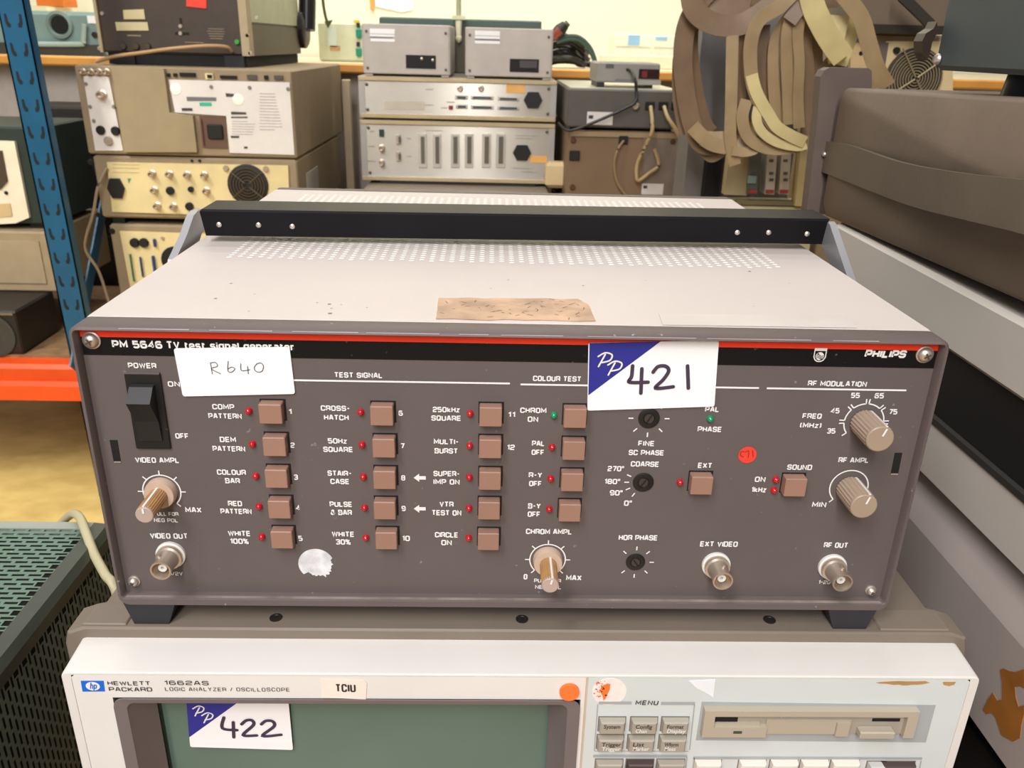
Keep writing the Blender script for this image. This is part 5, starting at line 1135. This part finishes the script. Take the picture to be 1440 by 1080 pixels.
for u in (1060, 1084, 1104):
    w_ = 6.5
    kb = panelpoly(t, 'circuit_card', ((u - w_ + 3, 205), (u + w_ + 3, 206), (u + w_ - 2, 274), (u - w_ - 2, 273)), CR - .0, .03, mat('card_green', (96, 100, 92), .5) if u == 1060 else mat('card_white', (206, 196, 180), .5))
    for v in (226, 244, 253): panelbox(kb, 'card_mark', u - 1.5, v - 2, u + 3.5, v + 2, CR - .03, .002, mat('card_mark', (96, 88, 82), .5))
    panelbox(kb, 'red_tab', u - 6, 267, u + 4, 272, CR - .03, .004, mat('tab_red', (164, 60, 50), .5))
panelbox(t, 'green_block', 1053, 248, 1063, 258, CR - .03, .006, mat('block_cyan', (140, 160, 156), .5))
panelpoly(t, 'frame_post', ((1128, 190), (1140, 190), (1134, 290), (1118, 290)), CR - .02, .02, mat('post_beige', (188, 168, 116), .5))

# ribbon cables
t = thing('ribbon_cables', 'bundle of tan ribbon cables hanging over the card rack', 'cables', (.4, .9, .3))
def ribbon(px, y, wpx, m, tw=0.0, dy=None):
    n = len(px); pts = []
    for i, (u, v) in enumerate(px): pts.append(YP(u, v, y + (dy[i] if dy else 0)))
    w = wpx * (y - CAM.y) / FPX * 1.05
    def side(f, tt):
        vd = (CAM - pts[min(n - 1, int(f * (n - 1)))]).normalized(); s0 = tt.cross(vd).normalized()
        return s0 * math.cos(tw * math.sin(f * 3.14)) + vd * math.sin(tw * math.sin(f * 3.14))
    MB().strip(pts, w, side, .0015).build('ribbon', m, t, smooth_ang=60)
ribbon([(1010, -25), (985, 0), (966, 35), (960, 80), (964, 130), (972, 170), (984, 200), (1005, 205), (1030, 200)], .88, 24, ribbond, .3)
ribbon([(1000, -20), (978, 20), (972, 60), (978, 120), (990, 170), (1000, 186)], .90, 18, ribbond, .5)
ribbon([(985, 195), (1010, 196), (1040, 192), (1062, 180)], .87, 20, ribbonm, .2)
ribbon([(985, 205), (1000, 222), (1022, 210), (1040, 200)], .89, 12, ribbonm, .2)
ribbon([(972, -30), (975, 10), (1000, 32), (1035, 36), (1062, 24), (1095, 0), (1110, -20)], .86, 26, ribbond, .3)
ribbon([(1030, 50), (1029, 100), (1028, 150), (1027, 190), (1030, 215), (1034, 232)], .855, 15, ribbonm, .1)
ribbon([(1100, -10), (1075, 12), (1052, 30), (1042, 60), (1040, 100), (1043, 150), (1040, 190)], .87, 13, ribbond, .6)
ribbon([(1120, -15), (1098, 8), (1068, 28), (1056, 60), (1056, 100), (1062, 130), (1078, 160), (1092, 180), (1112, 192), (1132, 201)], .84, 17, ribbonm, .3)
ribbon([(1057, 105), (1061, 122), (1066, 135), (1073, 148), (1082, 163), (1092, 178), (1110, 190), (1132, 200)], .835, 15, ribbonl, .2)
ribbon([(1128, 5), (1105, 30), (1090, 60), (1088, 110), (1092, 160), (1098, 190)], .865, 15, ribbonm, .3)
ribbon([(1120, 15), (1108, 40), (1106, 80), (1108, 130), (1110, 175)], .85, 15, ribbonm, .4)
ribbon([(1130, 5), (1122, 45), (1124, 90), (1122, 140), (1124, 180)], .845, 14, ribbonm, .5)
ribbon([(1136, 0), (1134, 50), (1138, 100), (1136, 150), (1132, 190)], .86, 13, ribbond, .4)
ribbon([(1050, 140), (1044, 165), (1050, 190), (1066, 204), (1090, 210), (1125, 206)], .845, 15, ribbonm, .3)
ribbon([(1066, 150), (1064, 168), (1072, 186), (1092, 200), (1120, 206), (1134, 203)], .838, 12, ribbonl, .3)
ribbon([(1030, 212), (1048, 214), (1062, 210), (1058, 202)], .85, 12, ribbonm, .2)
ribbon([(1140, -10), (1146, 15), (1165, 52), (1186, 82)], .83, 27, ribbonl, .05)
ribbon([(1182, 22), (1176, 48), (1174, 66), (1178, 86)], .85, 22, ribbonl, .2)
ribbon([(1204, 26), (1198, 50), (1188, 76), (1182, 92)], .86, 15, ribbonl, .2)
ribbon([(1176, -20), (1196, 4), (1212, 28), (1222, 62), (1232, 94), (1248, 122)], .82, 20, ribbonm, .2)
ribbon([(966, 40), (957, 85), (957, 140), (966, 188)], .895, 20, ribbond, .3)
ribbon([(1075, 35), (1073, 90), (1079, 150), (1086, 180)], .88, 14, ribbond, .3)
ribbon([(1146, 25), (1149, 80), (1146, 130), (1140, 182)], .875, 14, ribbond, .3)
ribbon([(974, 178), (1000, 202), (1034, 207), (1052, 197)], .862, 18, ribbonm, .2)
ribbon([(980, 26), (1006, 8), (1045, 4), (1085, -8)], .885, 28, ribbond, .2)
ribbon([(1110, 30), (1130, 5), (1160, -15)], .84, 18, ribbond, .2)
ribbon([(1190, 84), (1170, 92), (1160, 110)], .87, 24, ribbond, .1)
ribbon([(1060, -12), (1120, -6), (1180, -8)], .87, 30, ribbond, .2)
# fan unit behind the brown case
FY = 1.0
t = thing('fan_unit', 'cream instrument with a large wire fan guard behind the brown case', 'instrument', (.66, 1.1, SBZ))
fa, fb2 = YP(1232, 58, FY), YP(1330, 120, FY)
zf1 = YP(1260, 48, FY).z
MB().box(YP(1192, 80, FY).x, YP(1345, 80, FY).x, FY, FY + .25, SBZ, zf1, .003).build('body', mat('fan_body', (150, 130, 100), .5), t)
panelpoly(t, 'rear_panel', ((1246, 58), (1340, 58), (1340, 140), (1232, 140)), FY, .004, mat('fan_cream', (218, 196, 148), .5))
panelpoly(t, 'socket_plate', ((1196, 62), (1212, 56), (1220, 84), (1228, 92), (1224, 100), (1196, 96)), FY, .004, mat('fan_plate', (206, 178, 132), .5))
panelpoly(t, 'grey_gap', ((1236, 60), (1250, 60), (1242, 110), (1232, 110)), FY - .0045, .001, mat('gap_grey', (104, 90, 88), .5))
disc(t, 'plate_hole', 1210.5, 75, .003, FY - .004, .002, voidm, 10)
fc = YP(1284, 110, FY - .004)
fan = MB().lathe(fc, (0, -1, 0), [(.044, 0), (.044, .003), (.040, .004)], 32).build('cooling_fan', mat('fan_dark2', (58, 50, 40), .6), t, smooth_ang=30)
fg = MB()
for k in range(9):
    rr = .006 + k * .0042; fg.lathe(fc + Vector((0, -.007, 0)), (0, -1, 0), [(rr, 0), (rr + .0014, 0), (rr + .0014, .0014), (rr, .0014), (rr, 0)], 32, False, False)
for a in (125, 38, 215, 305):
    dx, dz = math.cos(math.radians(a)), math.sin(math.radians(a)); fg.tube([fc + Vector((dx * .002, -.010, dz * .002)), fc + Vector((dx * .050, -.010, dz * .050))], .0014, 6)
fg.build('finger_guard', mat('guard_steel', (176, 160, 128), .35, .6), fan)
disc(t, 'guard_screw', 1260, 71, .005, FY - .004, .006, blackm, 12)
panelbox(t, 'blue_cap', 1200, 47, 1210, 58, FY, .01, mat('cap_blue', (30, 90, 150), .5))
t = thing('upper_case', 'brown-grey case with dark underside above the fan instrument', 'case', (.66, 1.1, zf1))
a, b = YP(1212, 44, FY - .05), YP(1310, 40, FY - .05)
MB().box(a.x, b.x + .03, FY - .03, FY + .24, zf1, .43, .004).build('body', mat('case_greybrown', (112, 96, 80), .55), t)
MB().box(a.x, b.x + .03, FY - .034, FY - .03, zf1, zf1 + .012).build('dark_edge', mat('edge_olive', (40, 34, 20), .5), t)
MB().strip([YP(1265, -8, FY - .08), YP(1282, 8, FY - .08), YP(1300, 26, FY - .08), YP(1312, 38, FY - .08)], .016, lambda f, t_: Vector((0, 0, 1)), .006).build('handle_strap', mat('strap_dark', (48, 42, 34), .5), t)
print('objects', len(bpy.data.objects))
